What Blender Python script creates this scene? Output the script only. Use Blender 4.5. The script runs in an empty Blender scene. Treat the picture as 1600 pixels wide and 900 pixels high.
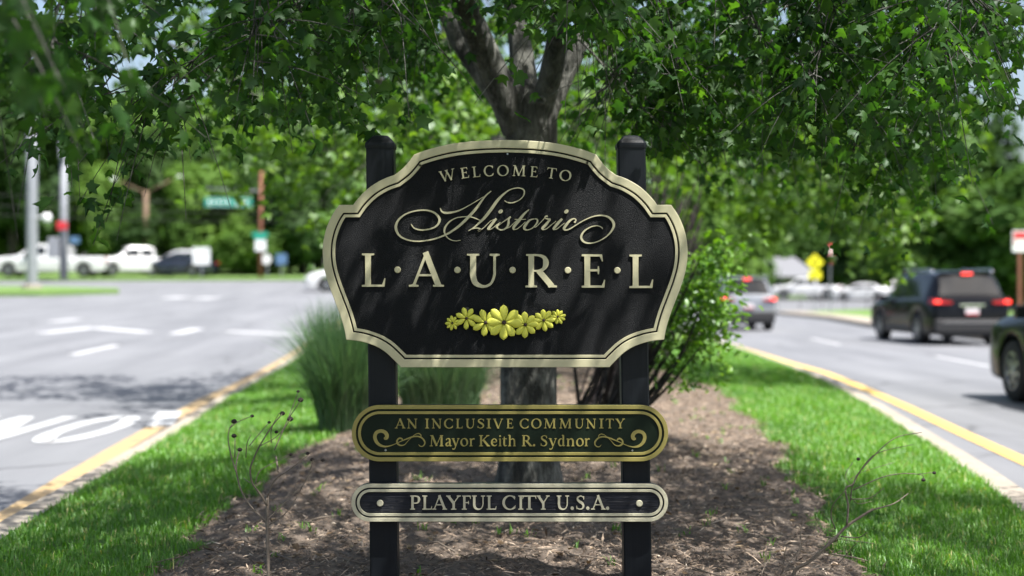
import bpy, math, random
import numpy as np
from mathutils import Vector, Matrix

random.seed(7)
RNG = np.random.default_rng(7)
scene = bpy.context.scene
COL = scene.collection
R = math.radians

# ------------------------------------------------------------------ camera
CAM_H = 1.36            # above the road surface (road z = 0 near the sign)
FPX = 2222.0            # focal length in photo pixels (50 mm on 36 mm, 1600 px wide)
cam_d = bpy.data.cameras.new('camera')
cam = bpy.data.objects.new('camera', cam_d)
COL.objects.link(cam)
cam.location = (0, 0, CAM_H)
cam.rotation_euler = (R(90), 0, 0)
cam_d.sensor_width = 36.0
cam_d.lens = 36.0 * FPX / 1600.0
cam_d.clip_start = 0.05
cam_d.clip_end = 3000
cam_d.dof.use_dof = True
cam_d.dof.focus_distance = 5.79
cam_d.dof.aperture_fstop = 1.5
cam_d.dof.aperture_blades = 0
scene.camera = cam

# ------------------------------------------------------------------ sky, sun, exposure
SUN = Vector((0.36, -0.30, 1.0)).normalized()     # direction towards the sun
world = bpy.data.worlds.new('World')
scene.world = world
world.use_nodes = True
wn = world.node_tree
for n in list(wn.nodes):
    wn.nodes.remove(n)
w_out = wn.nodes.new('ShaderNodeOutputWorld')
w_bg = wn.nodes.new('ShaderNodeBackground')
w_sky = wn.nodes.new('ShaderNodeTexSky')
w_sky.sky_type = 'NISHITA'
w_sky.sun_disc = False
w_sky.sun_elevation = math.asin(SUN.z)
w_sky.sun_rotation = math.atan2(SUN.x, SUN.y)
w_sky.air_density = 1.0
w_sky.dust_density = 4.0
w_sky.ozone_density = 1.0
w_bg.inputs['Strength'].default_value = 0.105
wn.links.new(w_sky.outputs[0], w_bg.inputs[0])
wn.links.new(w_bg.outputs[0], w_out.inputs[0])

sun_d = bpy.data.lights.new('sun', 'SUN')
sun_d.energy = 4.9
sun_d.angle = R(0.53)
sun_d.color = (1.0, 0.965, 0.915)
sun = bpy.data.objects.new('sun', sun_d)
COL.objects.link(sun)
sun.location = SUN * 60
sun.rotation_euler = SUN.to_track_quat('Z', 'Y').to_euler()

vs = scene.view_settings
scene.display_settings.display_device = 'sRGB'
vs.view_transform = 'Standard'
vs.look = 'None'
vs.exposure = 1.2
vs.gamma = 1.0
vs.use_curve_mapping = False
scene.render.engine = 'CYCLES'
cy = scene.cycles
cy.use_denoising = True
cy.max_bounces = 8
cy.diffuse_bounces = 3
cy.glossy_bounces = 3
cy.transmission_bounces = 5
cy.transparent_max_bounces = 6
cy.sample_clamp_indirect = 6.0
cy.caustics_reflective = False
cy.caustics_refractive = False

# ------------------------------------------------------------------ helpers: pixels and terrain
def sstep(a, b, x):
    t = np.clip((np.asarray(x, float) - a) / (b - a), 0, 1)
    return t * t * (3 - 2 * t)

def H(x, y):
    """height of the paved ground: flat near the sign, climbing away on the left"""
    x = np.asarray(x, float); y = np.asarray(y, float)
    w = sstep(6.0, -9.0, x)
    d = np.clip(y - 17.0, 0, 300)
    soft = np.where(d < 6, d * d / 12.0, d - 3.0)
    left = 0.0295 * np.minimum(soft, 130)
    right = 0.006 * np.clip(y - 70, 0, 200)
    return w * left + (1 - w) * right

def at(px, py, d):
    return np.array([(px - 800) / FPX * d, d, CAM_H + (450 - py) / FPX * d])

def hit(px, py, dz=0.0):
    """where the view ray of a photo pixel meets the paved ground raised by dz"""
    d = 3.0
    while d < 400:
        p = at(px, py, d)
        if p[2] <= float(H(p[0], p[1])) + dz:
            break
        d += 0.05
    return at(px, py, d)

# ------------------------------------------------------------------ helpers: objects
def tag(o, label=None, category=None, group=None, kind=None):
    if label: o['label'] = label
    if category: o['category'] = category
    if group: o['group'] = group
    if kind: o['kind'] = kind
    return o

def empty(name, loc=(0, 0, 0), rz=0.0, parent=None):
    o = bpy.data.objects.new(name, None)
    COL.objects.link(o)
    o.location = loc
    o.rotation_euler = (0, 0, rz)
    o.empty_display_size = 0.1
    if parent: o.parent = parent
    return o

def link(name, me, mat=None, parent=None, loc=None):
    if mat is not None and not me.materials:
        me.materials.append(mat)
    o = bpy.data.objects.new(name, me)
    COL.objects.link(o)
    if parent is not None: o.parent = parent
    if loc is not None: o.location = loc
    return o

def pymesh(name, verts, faces, smooth=False):
    me = bpy.data.meshes.new(name)
    me.from_pydata([tuple(map(float, v)) for v in verts], [], faces)
    me.update()
    if smooth:
        me.polygons.foreach_set('use_smooth', [True] * len(me.polygons))
    return me

def tri_mesh(name, V, F, smooth=False, attr=None):
    """fast triangle mesh from numpy arrays; attr = one grey value per vertex"""
    me = bpy.data.meshes.new(name)
    V = np.ascontiguousarray(V, dtype=np.float32).reshape(-1, 3)
    F = np.ascontiguousarray(F, dtype=np.int32).reshape(-1, 3)
    me.vertices.add(len(V)); me.vertices.foreach_set('co', V.ravel())
    me.loops.add(F.size); me.loops.foreach_set('vertex_index', F.ravel())
    me.polygons.add(len(F))
    me.polygons.foreach_set('loop_start', np.arange(0, F.size, 3, dtype=np.int32))
    me.polygons.foreach_set('loop_total', np.full(len(F), 3, dtype=np.int32))
    if smooth:
        me.polygons.foreach_set('use_smooth', np.ones(len(F), dtype=bool))
    if attr is not None:
        a = me.attributes.new('tone', 'FLOAT', 'POINT')
        a.data.foreach_set('value', np.ascontiguousarray(attr, dtype=np.float32))
    me.update(calc_edges=True)
    return me

class MB:
    """collects boxes, tubes and patches; build() links them as one mesh object"""
    def __init__(s): s.v = []; s.f = []
    def add(s, v, f):
        n = len(s.v); s.v += [tuple(map(float, p)) for p in v]; s.f += [tuple(i + n for i in q) for q in f]; return s
    def box(s, c, size, rot=None, taper=1.0):
        x, y, z = [q / 2 for q in size]
        P = [Vector((sx * x * (taper if sz > 0 else 1), sy * y * (taper if sz > 0 else 1), sz * z)) for sz in (-1, 1) for sy in (-1, 1) for sx in (-1, 1)]
        if rot is not None: P = [rot @ p for p in P]
        P = [p + Vector(c) for p in P]
        return s.add(P, [(0, 2, 3, 1), (4, 5, 7, 6), (0, 1, 5, 4), (2, 6, 7, 3), (0, 4, 6, 2), (1, 3, 7, 5)])
    def bar(s, a, b, w, h):
        a = Vector(a); b = Vector(b); d = b - a
        q = d.to_track_quat('Y', 'Z').to_matrix()
        return s.box((a + b) / 2, (w, d.length, h), q)
    def tube(s, pts, rad, n=8, cap=True):
        pts = [Vector(p) for p in pts]
        if not hasattr(rad, '__len__'): rad = [rad] * len(pts)
        V = []; F = []
        up = None
        for i, p in enumerate(pts):
            t = (pts[min(i + 1, len(pts) - 1)] - pts[max(i - 1, 0)])
            t = t.normalized() if t.length > 1e-9 else Vector((0, 0, 1))
            if up is None:
                up = Vector((1, 0, 0)) if abs(t.x) < 0.8 else Vector((0, 1, 0))
            up = (up - t * up.dot(t))
            up = up.normalized() if up.length > 1e-6 else t.orthogonal().normalized()
            sd = t.cross(up)
            for k in range(n):
                a = 2 * math.pi * k / n
                V.append(p + (up * math.cos(a) + sd * math.sin(a)) * rad[i])
        for i in range(len(pts) - 1):
            for k in range(n):
                F.append((i * n + k, i * n + (k + 1) % n, (i + 1) * n + (k + 1) % n, (i + 1) * n + k))
        if cap:
            F.append(tuple(range(n - 1, -1, -1))); F.append(tuple((len(pts) - 1) * n + k for k in range(n)))
        return s.add(V, F)
    def lathe(s, prof, n=24, axis='Z', c=(0, 0, 0)):
        """prof: list of (radius, height)"""
        V = []; F = []
        for r, h in prof:
            for k in range(n):
                a = 2 * math.pi * k / n
                p = (r * math.cos(a), r * math.sin(a), h)
                if axis == 'X': p = (p[2], p[0], p[1])
                if axis == 'Y': p = (p[0], p[2], p[1])
                V.append((p[0] + c[0], p[1] + c[1], p[2] + c[2]))
        for i in range(len(prof) - 1):
            for k in range(n):
                F.append((i * n + k, i * n + (k + 1) % n, (i + 1) * n + (k + 1) % n, (i + 1) * n + k))
        return s.add(V, F)
    def build(s, name, mat, parent=None, smooth=False, loc=None, bevel=0.0):
        me = pymesh(name, s.v, s.f, smooth)
        o = link(name, me, mat, parent, loc)
        if bevel:
            m = o.modifiers.new('bevel', 'BEVEL'); m.width = bevel; m.segments = 2; m.limit_method = 'ANGLE'
        return o

def crom(P, n=8):
    """Catmull-Rom through the rows of P"""
    P = np.asarray(P, float)
    if len(P) < 3:
        return np.array([P[0] + (P[-1] - P[0]) * t for t in np.linspace(0, 1, 3)])
    Q = np.vstack([2 * P[0] - P[1], P, 2 * P[-1] - P[-2]])
    out = []
    for i in range(1, len(Q) - 2):
        for t in np.linspace(0, 1, n, endpoint=False):
            a, b, c, d = Q[i - 1], Q[i], Q[i + 1], Q[i + 2]
            out.append(0.5 * ((2 * b) + (c - a) * t + (2 * a - 5 * b + 4 * c - d) * t * t + (3 * b - a - 3 * c + d) * t ** 3))
    out.append(P[-1])
    return np.array(out)

# ------------------------------------------------------------------ helpers: materials
class NT:
    def __init__(s, name):
        s.m = bpy.data.materials.new(name); s.m.use_nodes = True
        s.t = s.m.node_tree
        for n in list(s.t.nodes): s.t.nodes.remove(n)
        s.out = s.n('ShaderNodeOutputMaterial')
    def n(s, typ, **kw):
        nd = s.t.nodes.new(typ)
        for k, v in kw.items(): setattr(nd, k, v)
        return nd
    def l(s, a, b): s.t.links.new(a, b)
    def coord(s, what='Object'): return s.n('ShaderNodeTexCoord').outputs[what]
    def mapping(s, src, scale=(1, 1, 1), rot=(0, 0, 0)):
        m = s.n('ShaderNodeMapping'); s.l(src, m.inputs['Vector'])
        m.inputs['Scale'].default_value = scale; m.inputs['Rotation'].default_value = rot
        return m.outputs[0]
    def noise(s, src, scale, detail=4, rough=0.55):
        n = s.n('ShaderNodeTexNoise'); s.l(src, n.inputs['Vector'])
        n.inputs['Scale'].default_value = scale; n.inputs['Detail'].default_value = detail; n.inputs['Roughness'].default_value = rough
        return n.outputs['Fac']
    def ramp(s, fac, stops):
        r = s.n('ShaderNodeValToRGB'); s.l(fac, r.inputs[0])
        e = r.color_ramp.elements
        while len(e) < len(stops): e.new(0.5)
        for i, (p, c) in enumerate(stops):
            e[i].position = p; e[i].color = (*c, 1) if len(c) == 3 else c
        return r.outputs[0]
    def mix(s, fac, a, b, mode='MIX'):
        m = s.n('ShaderNodeMix', data_type='RGBA', blend_type=mode)
        for sock, v in ((m.inputs[0], fac), (m.inputs[6], a), (m.inputs[7], b)):
            if hasattr(v, 'is_linked') or hasattr(v, 'links'): s.l(v, sock)
            elif isinstance(v, (int, float)): sock.default_value = v
            else: sock.default_value = (*v, 1)
        return m.outputs[2]
    def bump(s, h, strength=0.3, dist=0.01):
        b = s.n('ShaderNodeBump'); s.l(h, b.inputs['Height'])
        b.inputs['Strength'].default_value = strength; b.inputs['Distance'].default_value = dist
        return b.outputs[0]
    def principled(s, color, rough=0.6, normal=None, **kw):
        p = s.n('ShaderNodeBsdfPrincipled')
        if isinstance(color, tuple): p.inputs['Base Color'].default_value = (*color, 1)
        else: s.l(color, p.inputs['Base Color'])
        if isinstance(rough, (int, float)): p.inputs['Roughness'].default_value = rough
        else: s.l(rough, p.inputs['Roughness'])
        if normal is not None: s.l(normal, p.inputs['Normal'])
        for k, v in kw.items():
            key = k.replace('_', ' ')
            p.inputs[key].default_value = (*v, 1) if isinstance(v, tuple) and len(v) == 3 else v
        s.l(p.outputs[0], s.out.inputs[0])
        return s.m

def plain(name, color, rough=0.6, var=0.12, scale=6.0, bump=0.0, bscale=60.0, **kw):
    """painted or bare surface with a little procedural unevenness"""
    t = NT(name); c = t.coord()
    f = t.noise(c, scale, 5)
    dark = tuple(max(0, q * (1 - var)) for q in color); light = tuple(min(1, q * (1 + var)) for q in color)
    colr = t.ramp(f, [(0.3, dark), (0.7, light)])
    nm = t.bump(t.noise(c, bscale, 3), bump, 0.01) if bump else None
    return t.principled(colr, rough, nm, **kw)

def leaf_mat(name, stops, trans=0.45, tcol=None, rough=0.5, coat=0.035):
    """two-sided leaf: diffuse + translucent + a little gloss, tone taken from each leaf"""
    t = NT(name)
    at_ = t.n('ShaderNodeAttribute', attribute_name='tone')
    col = t.ramp(at_.outputs['Fac'], stops)
    d = t.n('ShaderNodeBsdfDiffuse'); t.l(col, d.inputs[0])
    tr = t.n('ShaderNodeBsdfTranslucent')
    tc = t.mix(1.0, col, tcol or (1.35, 1.45, 0.55), 'MULTIPLY'); t.l(tc, tr.inputs[0])
    m1 = t.n('ShaderNodeMixShader'); m1.inputs[0].default_value = trans
    t.l(d.outputs[0], m1.inputs[1]); t.l(tr.outputs[0], m1.inputs[2])
    g = t.n('ShaderNodeBsdfGlossy'); g.inputs['Roughness'].default_value = rough
    g.inputs[0].default_value = (0.8, 0.9, 0.85, 1)
    m2 = t.n('ShaderNodeMixShader'); m2.inputs[0].default_value = coat
    t.l(m1.outputs[0], m2.inputs[1]); t.l(g.outputs[0], m2.inputs[2])
    t.l(m2.outputs[0], t.out.inputs[0])
    return t.m
# ------------------------------------------------------------------ materials
M = {}
def mk_asphalt():
    t = NT('asphalt'); c = t.coord()
    big = t.noise(c, 0.25, 5, 0.6); fine = t.noise(c, 90, 3); mid = t.noise(t.mapping(c, (1.2, 0.12, 1)), 1.2, 4)
    col = t.ramp(big, [(0.3, (0.112, 0.118, 0.128)), (0.7, (0.165, 0.172, 0.182))])
    col = t.mix(0.35, col, t.ramp(fine, [(0.35, (0.07, 0.072, 0.08)), (0.7, (0.26, 0.265, 0.28))]))
    col = t.mix(0.45, col, t.ramp(mid, [(0.3, (0.075, 0.08, 0.09)), (0.7, (0.185, 0.192, 0.205))]))
    vo = t.n('ShaderNodeTexVoronoi', feature='DISTANCE_TO_EDGE'); wv = t.n('ShaderNodeVectorMath', operation='ADD')
    nz = t.n('ShaderNodeTexNoise'); nz.inputs['Scale'].default_value = 1.1; t.l(c, nz.inputs['Vector'])
    t.l(c, wv.inputs[0]); t.l(nz.outputs['Color'], wv.inputs[1]); t.l(wv.outputs[0], vo.inputs['Vector'])
    vo.inputs['Scale'].default_value = 0.22
    crack = t.ramp(vo.outputs['Distance'], [(0.0, (0.35, 0.35, 0.35)), (0.009, (1, 1, 1))])
    col = t.mix(0.7, col, crack, 'MULTIPLY')
    M['asphalt'] = t.principled(col, 0.82, t.bump(fine, 0.35, 0.004))
mk_asphalt()
def mk_concrete():
    t = NT('concrete'); c = t.coord()
    col = t.ramp(t.noise(c, 2.2, 6, 0.65), [(0.3, (0.22, 0.185, 0.145)), (0.7, (0.34, 0.30, 0.245))])
    col = t.mix(0.4, col, t.ramp(t.noise(c, 50, 3), [(0.3, (0.16, 0.14, 0.115)), (0.7, (0.4, 0.36, 0.30))]))
    M['concrete'] = t.principled(col, 0.85, t.bump(t.noise(c, 70, 3), 0.35, 0.004))
mk_concrete()
def mk_paint(name, col, wear=0.45):
    t = NT(name); c = t.coord()
    f = t.ramp(t.noise(c, 7, 6, 0.7), [(0.32, (1, 1, 1)), (wear, (0, 0, 0))])
    worn = t.mix(f, col, tuple(q * 0.42 + 0.06 for q in col))
    M[name] = t.principled(worn, 0.7, t.bump(t.noise(c, 90, 3), 0.3, 0.004))
mk_paint('white_road_paint', (0.41, 0.42, 0.43), 0.5); mk_paint('yellow_road_paint', (0.62, 0.40, 0.10), 0.5)
mk_paint('worn_yellow_paint', (0.42, 0.29, 0.13), 0.62)
def mk_soil(name, a, b, sc=9):
    t = NT(name); c = t.coord()
    col = t.ramp(t.noise(c, sc, 6, 0.7), [(0.3, a), (0.7, b)])
    M[name] = t.principled(col, 0.95, t.bump(t.noise(c, sc * 5, 4), 0.8, 0.02))
mk_soil('lawn_soil', (0.05, 0.09, 0.015), (0.09, 0.17, 0.025)); mk_soil('mulch', (0.038, 0.029, 0.022), (0.20, 0.157, 0.122), 14)
def mk_far_grass():
    t = NT('far_grass'); c = t.coord()
    col = t.ramp(t.noise(c, 0.35, 6, 0.7), [(0.3, (0.07, 0.15, 0.028)), (0.7, (0.13, 0.22, 0.05))])
    col = t.mix(0.4, col, t.ramp(t.noise(c, 9, 4), [(0.3, (0.04, 0.1, 0.015)), (0.7, (0.17, 0.26, 0.06))]))
    M['far_grass'] = t.principled(col, 0.9, t.bump(t.noise(c, 30, 3), 0.8, 0.03))
mk_far_grass()
def mk_bark(name, a, b, sc=1.0):
    t = NT(name); c = t.coord()
    m = t.mapping(c, (9 * sc, 9 * sc, 2.2 * sc))
    vo = t.n('ShaderNodeTexVoronoi', feature='F1'); wv = t.n('ShaderNodeVectorMath', operation='ADD')
    nz = t.n('ShaderNodeTexNoise'); nz.inputs['Scale'].default_value = 4.0; nz.inputs['Detail'].default_value = 5; t.l(m, nz.inputs['Vector'])
    t.l(m, wv.inputs[0]); t.l(nz.outputs['Color'], wv.inputs[1]); t.l(wv.outputs[0], vo.inputs['Vector']); vo.inputs['Scale'].default_value = 1.6
    col = t.ramp(vo.outputs['Distance'], [(0.1, b), (0.75, a)])
    lich = t.ramp(t.noise(c, 5.5, 5, 0.7), [(0.5, (0, 0, 0)), (0.66, (1, 1, 1))])
    col = t.mix(t.mix(0.55, (0, 0, 0), lich), col, tuple(min(1, q * 1.7 + 0.02) for q in b))
    h = t.mix(0.6, vo.outputs['Distance'], t.noise(m, 7, 5))
    inv = t.n('ShaderNodeInvert'); t.l(h, inv.inputs['Color'])
    M[name] = t.principled(col, 0.92, t.bump(inv.outputs[0], 1.0, 0.035))
mk_bark('bark', (0.026, 0.026, 0.022), (0.125, 0.126, 0.11)); mk_bark('dark_bark', (0.012, 0.01, 0.009), (0.045, 0.038, 0.032), 2)
def mk_board():
    t = NT('sandblasted_black'); c = t.coord()
    g = t.noise(c, 260, 2, 0.5); g2 = t.noise(c, 620, 2, 0.5)
    h = t.mix(0.4, g, g2)
    col = t.ramp(t.noise(c, 3, 5), [(0.3, (0.003, 0.0042, 0.0058)), (0.7, (0.0054, 0.0066, 0.0084))])
    M['sandblasted_black'] = t.principled(col, 0.42, t.bump(h, 1.0, 0.008), Specular_IOR_Level=0.17)
    t = NT('smooth_black'); c = t.coord()
    M['smooth_black'] = t.principled(t.ramp(t.noise(c, 5, 4), [(0.3, (0.006, 0.007, 0.008)), (0.7, (0.01, 0.011, 0.012))]), 0.4, t.bump(t.noise(c, 40, 3), 0.08, 0.004))
    t = NT('dark_green_paint'); c = t.coord()
    M['dark_green_paint'] = t.principled(t.ramp(t.noise(c, 4, 4), [(0.3, (0.0045, 0.0105, 0.005)), (0.7, (0.0068, 0.0138, 0.0072))]), 0.55, t.bump(t.noise(c, 60, 3), 0.05, 0.003), Specular_IOR_Level=0.16)
    t = NT('navy_wood_grain'); c = t.coord()
    gr = t.noise(t.mapping(c, (1.5, 1, 120)), 2.0, 4, 0.65)
    M['navy_wood_grain'] = t.principled(t.ramp(gr, [(0.35, (0.003, 0.0045, 0.009)), (0.7, (0.011, 0.013, 0.02))]), 0.38, t.bump(gr, 0.9, 0.006), Specular_IOR_Level=0.25)
    t = NT('post_paint'); c = t.coord()
    gr = t.noise(t.mapping(c, (60, 60, 1.5)), 1.0, 4, 0.6)
    M['post_paint'] = t.principled(t.ramp(gr, [(0.3, (0.0045, 0.0065, 0.009)), (0.7, (0.008, 0.010, 0.013))]), 0.45, t.bump(gr, 0.25, 0.004), Specular_IOR_Level=0.2)
mk_board()
M['cream_paint'] = plain('cream_paint', (0.47, 0.44, 0.28), 0.55, 0.06, 9, 0.12, 45)
M['pale_cream_paint'] = plain('pale_cream_paint', (0.48, 0.455, 0.325), 0.5, 0.14, 14, 0.25, 60)
M['olive_gold_paint'] = plain('olive_gold_paint', (0.27, 0.23, 0.06), 0.55, 0.08, 6, 0.1, 40)
M['yellow_petal'] = plain('yellow_petal', (0.60, 0.60, 0.075), 0.6, 0.08, 20, 0.05, 60)
M['flower_eye'] = plain('flower_eye', (0.03, 0.014, 0.012), 0.6, 0.2, 60, 0.4, 300)
M['screw_steel'] = plain('screw_steel', (0.3, 0.32, 0.35), 0.3, 0.1, 40, Metallic=1.0)
LEAF1 = [(0.0, (0.016, 0.047, 0.013)), (0.45, (0.033, 0.088, 0.018)), (0.8, (0.06, 0.13, 0.022)), (1.0, (0.105, 0.19, 0.028))]
M['maple_leaf'] = leaf_mat('maple_leaf', LEAF1, 0.5, (1.8, 2.1, 0.5), 0.5, 0.022)
M['young_leaf'] = leaf_mat('young_leaf', [(0.0, (0.035, 0.085, 0.013)), (0.5, (0.075, 0.155, 0.02)), (1.0, (0.15, 0.25, 0.03))], 0.45, (1.4, 1.5, 0.4))
M['shrub_leaf'] = leaf_mat('shrub_leaf', [(0.0, (0.05, 0.14, 0.012)), (0.5, (0.115, 0.25, 0.02)), (1.0, (0.21, 0.37, 0.035))], 0.4, (1.3, 1.4, 0.45), 0.4, 0.05)
M['wood_leaf_dark'] = leaf_mat('wood_leaf_dark', [(0.0, (0.018, 0.042, 0.012)), (0.5, (0.035, 0.075, 0.018)), (1.0, (0.06, 0.115, 0.026))], 0.3, None, 0.6, 0.01)
M['wood_leaf_mid'] = leaf_mat('wood_leaf_mid', [(0.0, (0.03, 0.07, 0.015)), (0.5, (0.06, 0.125, 0.024)), (1.0, (0.10, 0.175, 0.035))], 0.3, None, 0.6, 0.01)
M['wood_leaf_light'] = leaf_mat('wood_leaf_light', [(0.0, (0.045, 0.10, 0.018)), (0.5, (0.09, 0.175, 0.03)), (1.0, (0.14, 0.24, 0.045))], 0.3, None, 0.6, 0.01)
M['grass_blade'] = leaf_mat('grass_blade', [(0.0, (0.06, 0.17, 0.013)), (0.55, (0.125, 0.30, 0.024)), (0.9, (0.21, 0.41, 0.04)), (1.0, (0.45, 0.42, 0.16))], 0.42, (1.3, 1.35, 0.5), 0.5, 0.05)
M['reed_blade'] = leaf_mat('reed_blade', [(0.0, (0.04, 0.095, 0.038)), (0.6, (0.085, 0.175, 0.072)), (0.93, (0.17, 0.27, 0.125)), (1.0, (0.38, 0.34, 0.2))], 0.35, (1.2, 1.3, 0.8), 0.45, 0.08)
def mk_chip():
    t = NT('bark_chip'); a = t.n('ShaderNodeAttribute', attribute_name='tone')
    col = t.ramp(a.outputs['Fac'], [(0.0, (0.03, 0.021, 0.016)), (0.35, (0.165, 0.119, 0.084)), (0.7, (0.385, 0.298, 0.218)), (1.0, (0.64, 0.56, 0.46))])
    M['bark_chip'] = t.principled(col, 0.9)
mk_chip()
M['dry_stem'] = plain('dry_stem', (0.16, 0.13, 0.10), 0.85, 0.3, 40, 0.4, 90)
M['seed_head'] = plain('seed_head', (0.025, 0.018, 0.014), 0.9, 0.3, 60, 0.6, 200)
M['grey_twig'] = plain('grey_twig', (0.035, 0.026, 0.027), 0.9, 0.25, 30)
def car_paint(name, col, rough=0.25, metal=0.0, coat=1.0, spec=0.5):
    M[name] = plain(name, col, rough, 0.05, 3, Metallic=metal, Coat_Weight=coat, Coat_Roughness=0.04, Specular_IOR_Level=spec)
car_paint('black_car_paint', (0.004, 0.0045, 0.006), coat=0.22, spec=0.12); car_paint('silver_car_paint', (0.22, 0.235, 0.255), 0.35, 0.4, 0.6)
car_paint('dark_green_car_paint', (0.0035, 0.005, 0.0045), coat=0.16, spec=0.08); car_paint('white_car_paint', (0.52, 0.53, 0.54)); car_paint('navy_car_paint', (0.012, 0.016, 0.028))
M['car_glass'] = plain('car_glass', (0.01, 0.013, 0.016), 0.05, 0.1, 2, Specular_IOR_Level=0.22)
M['black_trim'] = plain('black_trim', (0.018, 0.018, 0.02), 0.6, 0.15, 20)
M['grey_trim'] = plain('grey_trim', (0.11, 0.11, 0.115), 0.55, 0.15, 20)
M['rubber'] = plain('rubber', (0.016, 0.016, 0.017), 0.85, 0.2, 30)
M['alloy'] = plain('alloy', (0.36, 0.37, 0.38), 0.35, 0.1, 20, Metallic=0.85)
M['chrome'] = plain('chrome', (0.75, 0.76, 0.78), 0.12, 0.03, 20, Metallic=1.0)
M['tail_red'] = plain('tail_red', (0.30, 0.01, 0.012), 0.2, 0.1, 20)
M['brake_lit'] = plain('brake_lit', (0.6, 0.02, 0.02), 0.2, 0.05, 20, Emission_Color=(1.0, 0.06, 0.04), Emission_Strength=1.5)
M['amber_lit'] = plain('amber_lit', (0.7, 0.3, 0.02), 0.2, 0.05, 20, Emission_Color=(1.0, 0.42, 0.03), Emission_Strength=2.2)
M['lamp_clear'] = plain('lamp_clear', (0.6, 0.62, 0.64), 0.12, 0.05, 20)
M['plate_white'] = plain('plate_white', (0.62, 0.58, 0.6), 0.5, 0.08, 30)
M['plate_red'] = plain('plate_red', (0.4, 0.05, 0.06), 0.5, 0.08, 30)
M['galvanised'] = plain('galvanised', (0.24, 0.255, 0.28), 0.6, 0.12, 4, Metallic=0.2)
M['sign_green'] = plain('sign_green', (0.012, 0.27, 0.19), 0.45, 0.08, 8)
M['sign_white'] = plain('sign_white', (0.7, 0.72, 0.73), 0.5, 0.05, 8)
M['sign_red'] = plain('sign_red', (0.55, 0.03, 0.04), 0.5, 0.08, 8)
M['sign_yellow'] = plain('sign_yellow', (0.78, 0.72, 0.02), 0.45, 0.05, 8)
M['sign_blue'] = plain('sign_blue', (0.09, 0.17, 0.32), 0.5, 0.06, 8)
M['sign_black'] = plain('sign_black', (0.01, 0.01, 0.01), 0.5, 0.06, 8)
M['rust_brown'] = plain('rust_brown', (0.20, 0.075, 0.045), 0.8, 0.2, 6)
M['pole_wood'] = plain('pole_wood', (0.15, 0.10, 0.065), 0.85, 0.2, 6)
M['roof_shingle'] = plain('roof_shingle', (0.15, 0.155, 0.17), 0.85, 0.12, 3, 0.4, 8)
M['siding'] = plain('siding', (0.16, 0.15, 0.13), 0.8, 0.08, 3)
M['window_pane'] = plain('window_pane', (0.02, 0.03, 0.04), 0.08, 0.1, 1)
M['dead_leaf'] = leaf_mat('dead_leaf', [(0.0, (0.05, 0.03, 0.018)), (0.5, (0.16, 0.105, 0.06)), (1.0, (0.36, 0.28, 0.18))], 0.15, (1.1, 1.0, 0.8))
M['cable'] = plain('cable', (0.03, 0.03, 0.03), 0.7, 0.1, 5)
# ------------------------------------------------------------------ setting: ground, road, kerbs, median
def grid_sheet(name, xs, ys, zf, mat, smooth=True):
    X, Y = np.meshgrid(xs, ys)
    Z = zf(X, Y)
    nx, ny = len(xs), len(ys)
    V = np.stack([X, Y, Z], -1).reshape(-1, 3)
    F = [(j * nx + i, j * nx + i + 1, (j + 1) * nx + i + 1, (j + 1) * nx + i) for j in range(ny - 1) for i in range(nx - 1)]
    return link(name, pymesh(name, V, F, smooth), mat)

def in_pave(X, Y):
    return (sstep(-62, -58, X) * sstep(72, 68, X) * sstep(-24, -20, Y) * sstep(142, 138, Y))
g_axis = np.unique(np.concatenate([np.linspace(-1500, -150, 10), np.linspace(-150, -80, 8), np.linspace(-80, 80, 41), np.linspace(80, 150, 8), np.linspace(150, 1500, 10)]))
g_y = np.unique(np.concatenate([np.linspace(-900, -40, 10), np.linspace(-40, 180, 56), np.linspace(180, 1800, 14)]))
ground = grid_sheet('ground', g_axis, g_y, lambda X, Y: H(X, Y) - 0.35 * in_pave(X, Y) + 0.02, M['far_grass'])
tag(ground, 'wide grassy ground reaching to the horizon around the junction', kind='structure')

road = grid_sheet('road', np.arange(-60, 70.1, 1.0), np.arange(-22, 140.1, 1.0), lambda X, Y: H(X, Y), M['asphalt'])
tag(road, 'sun-bleached grey asphalt of the roads either side of the planted median', kind='structure')

# kerb lines of the median, traced from the photograph: distance -> x
_li = [hit(*p, 0.12) for p in ((0, 842), (150, 752), (280, 675), (370, 615), (455, 566))]
_lo = [hit(*p) for p in ((0, 803), (200, 688), (320, 621), (450, 557))]
KL_D = np.array([-14, 2.0] + [p[1] for p in _li] + [40, 52, 58.0])
KL_X = np.array([-1.2, -2.15] + [p[0] for p in _li] + [-4.3, -3.2, -0.6])
_ri = [hit(*p, 0.12) for p in ((1600, 800), (1480, 712), (1400, 662), (1348, 628), (1270, 588))]
KR_D = np.array([-14, 2.0] + [p[1] for p in _ri] + [40, 52, 58.0])
KR_X = np.array([1.0, 1.9] + [p[0] for p in _ri] + [5.0, 4.0, 0.9])
def smooth_line(D, X):
    d = np.arange(-14, 58.01, 0.5)
    x = np.interp(d, D, X)
    for _ in range(10):
        x[1:-1] = (x[:-2] + 2 * x[1:-1] + x[2:]) / 4
    return d, x
LD, LX = smooth_line(KL_D, KL_X)
RD, RX = smooth_line(KR_D, KR_X)
def kl(y): return np.interp(y, LD, LX)
def kr(y): return np.interp(y, RD, RX)

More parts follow.
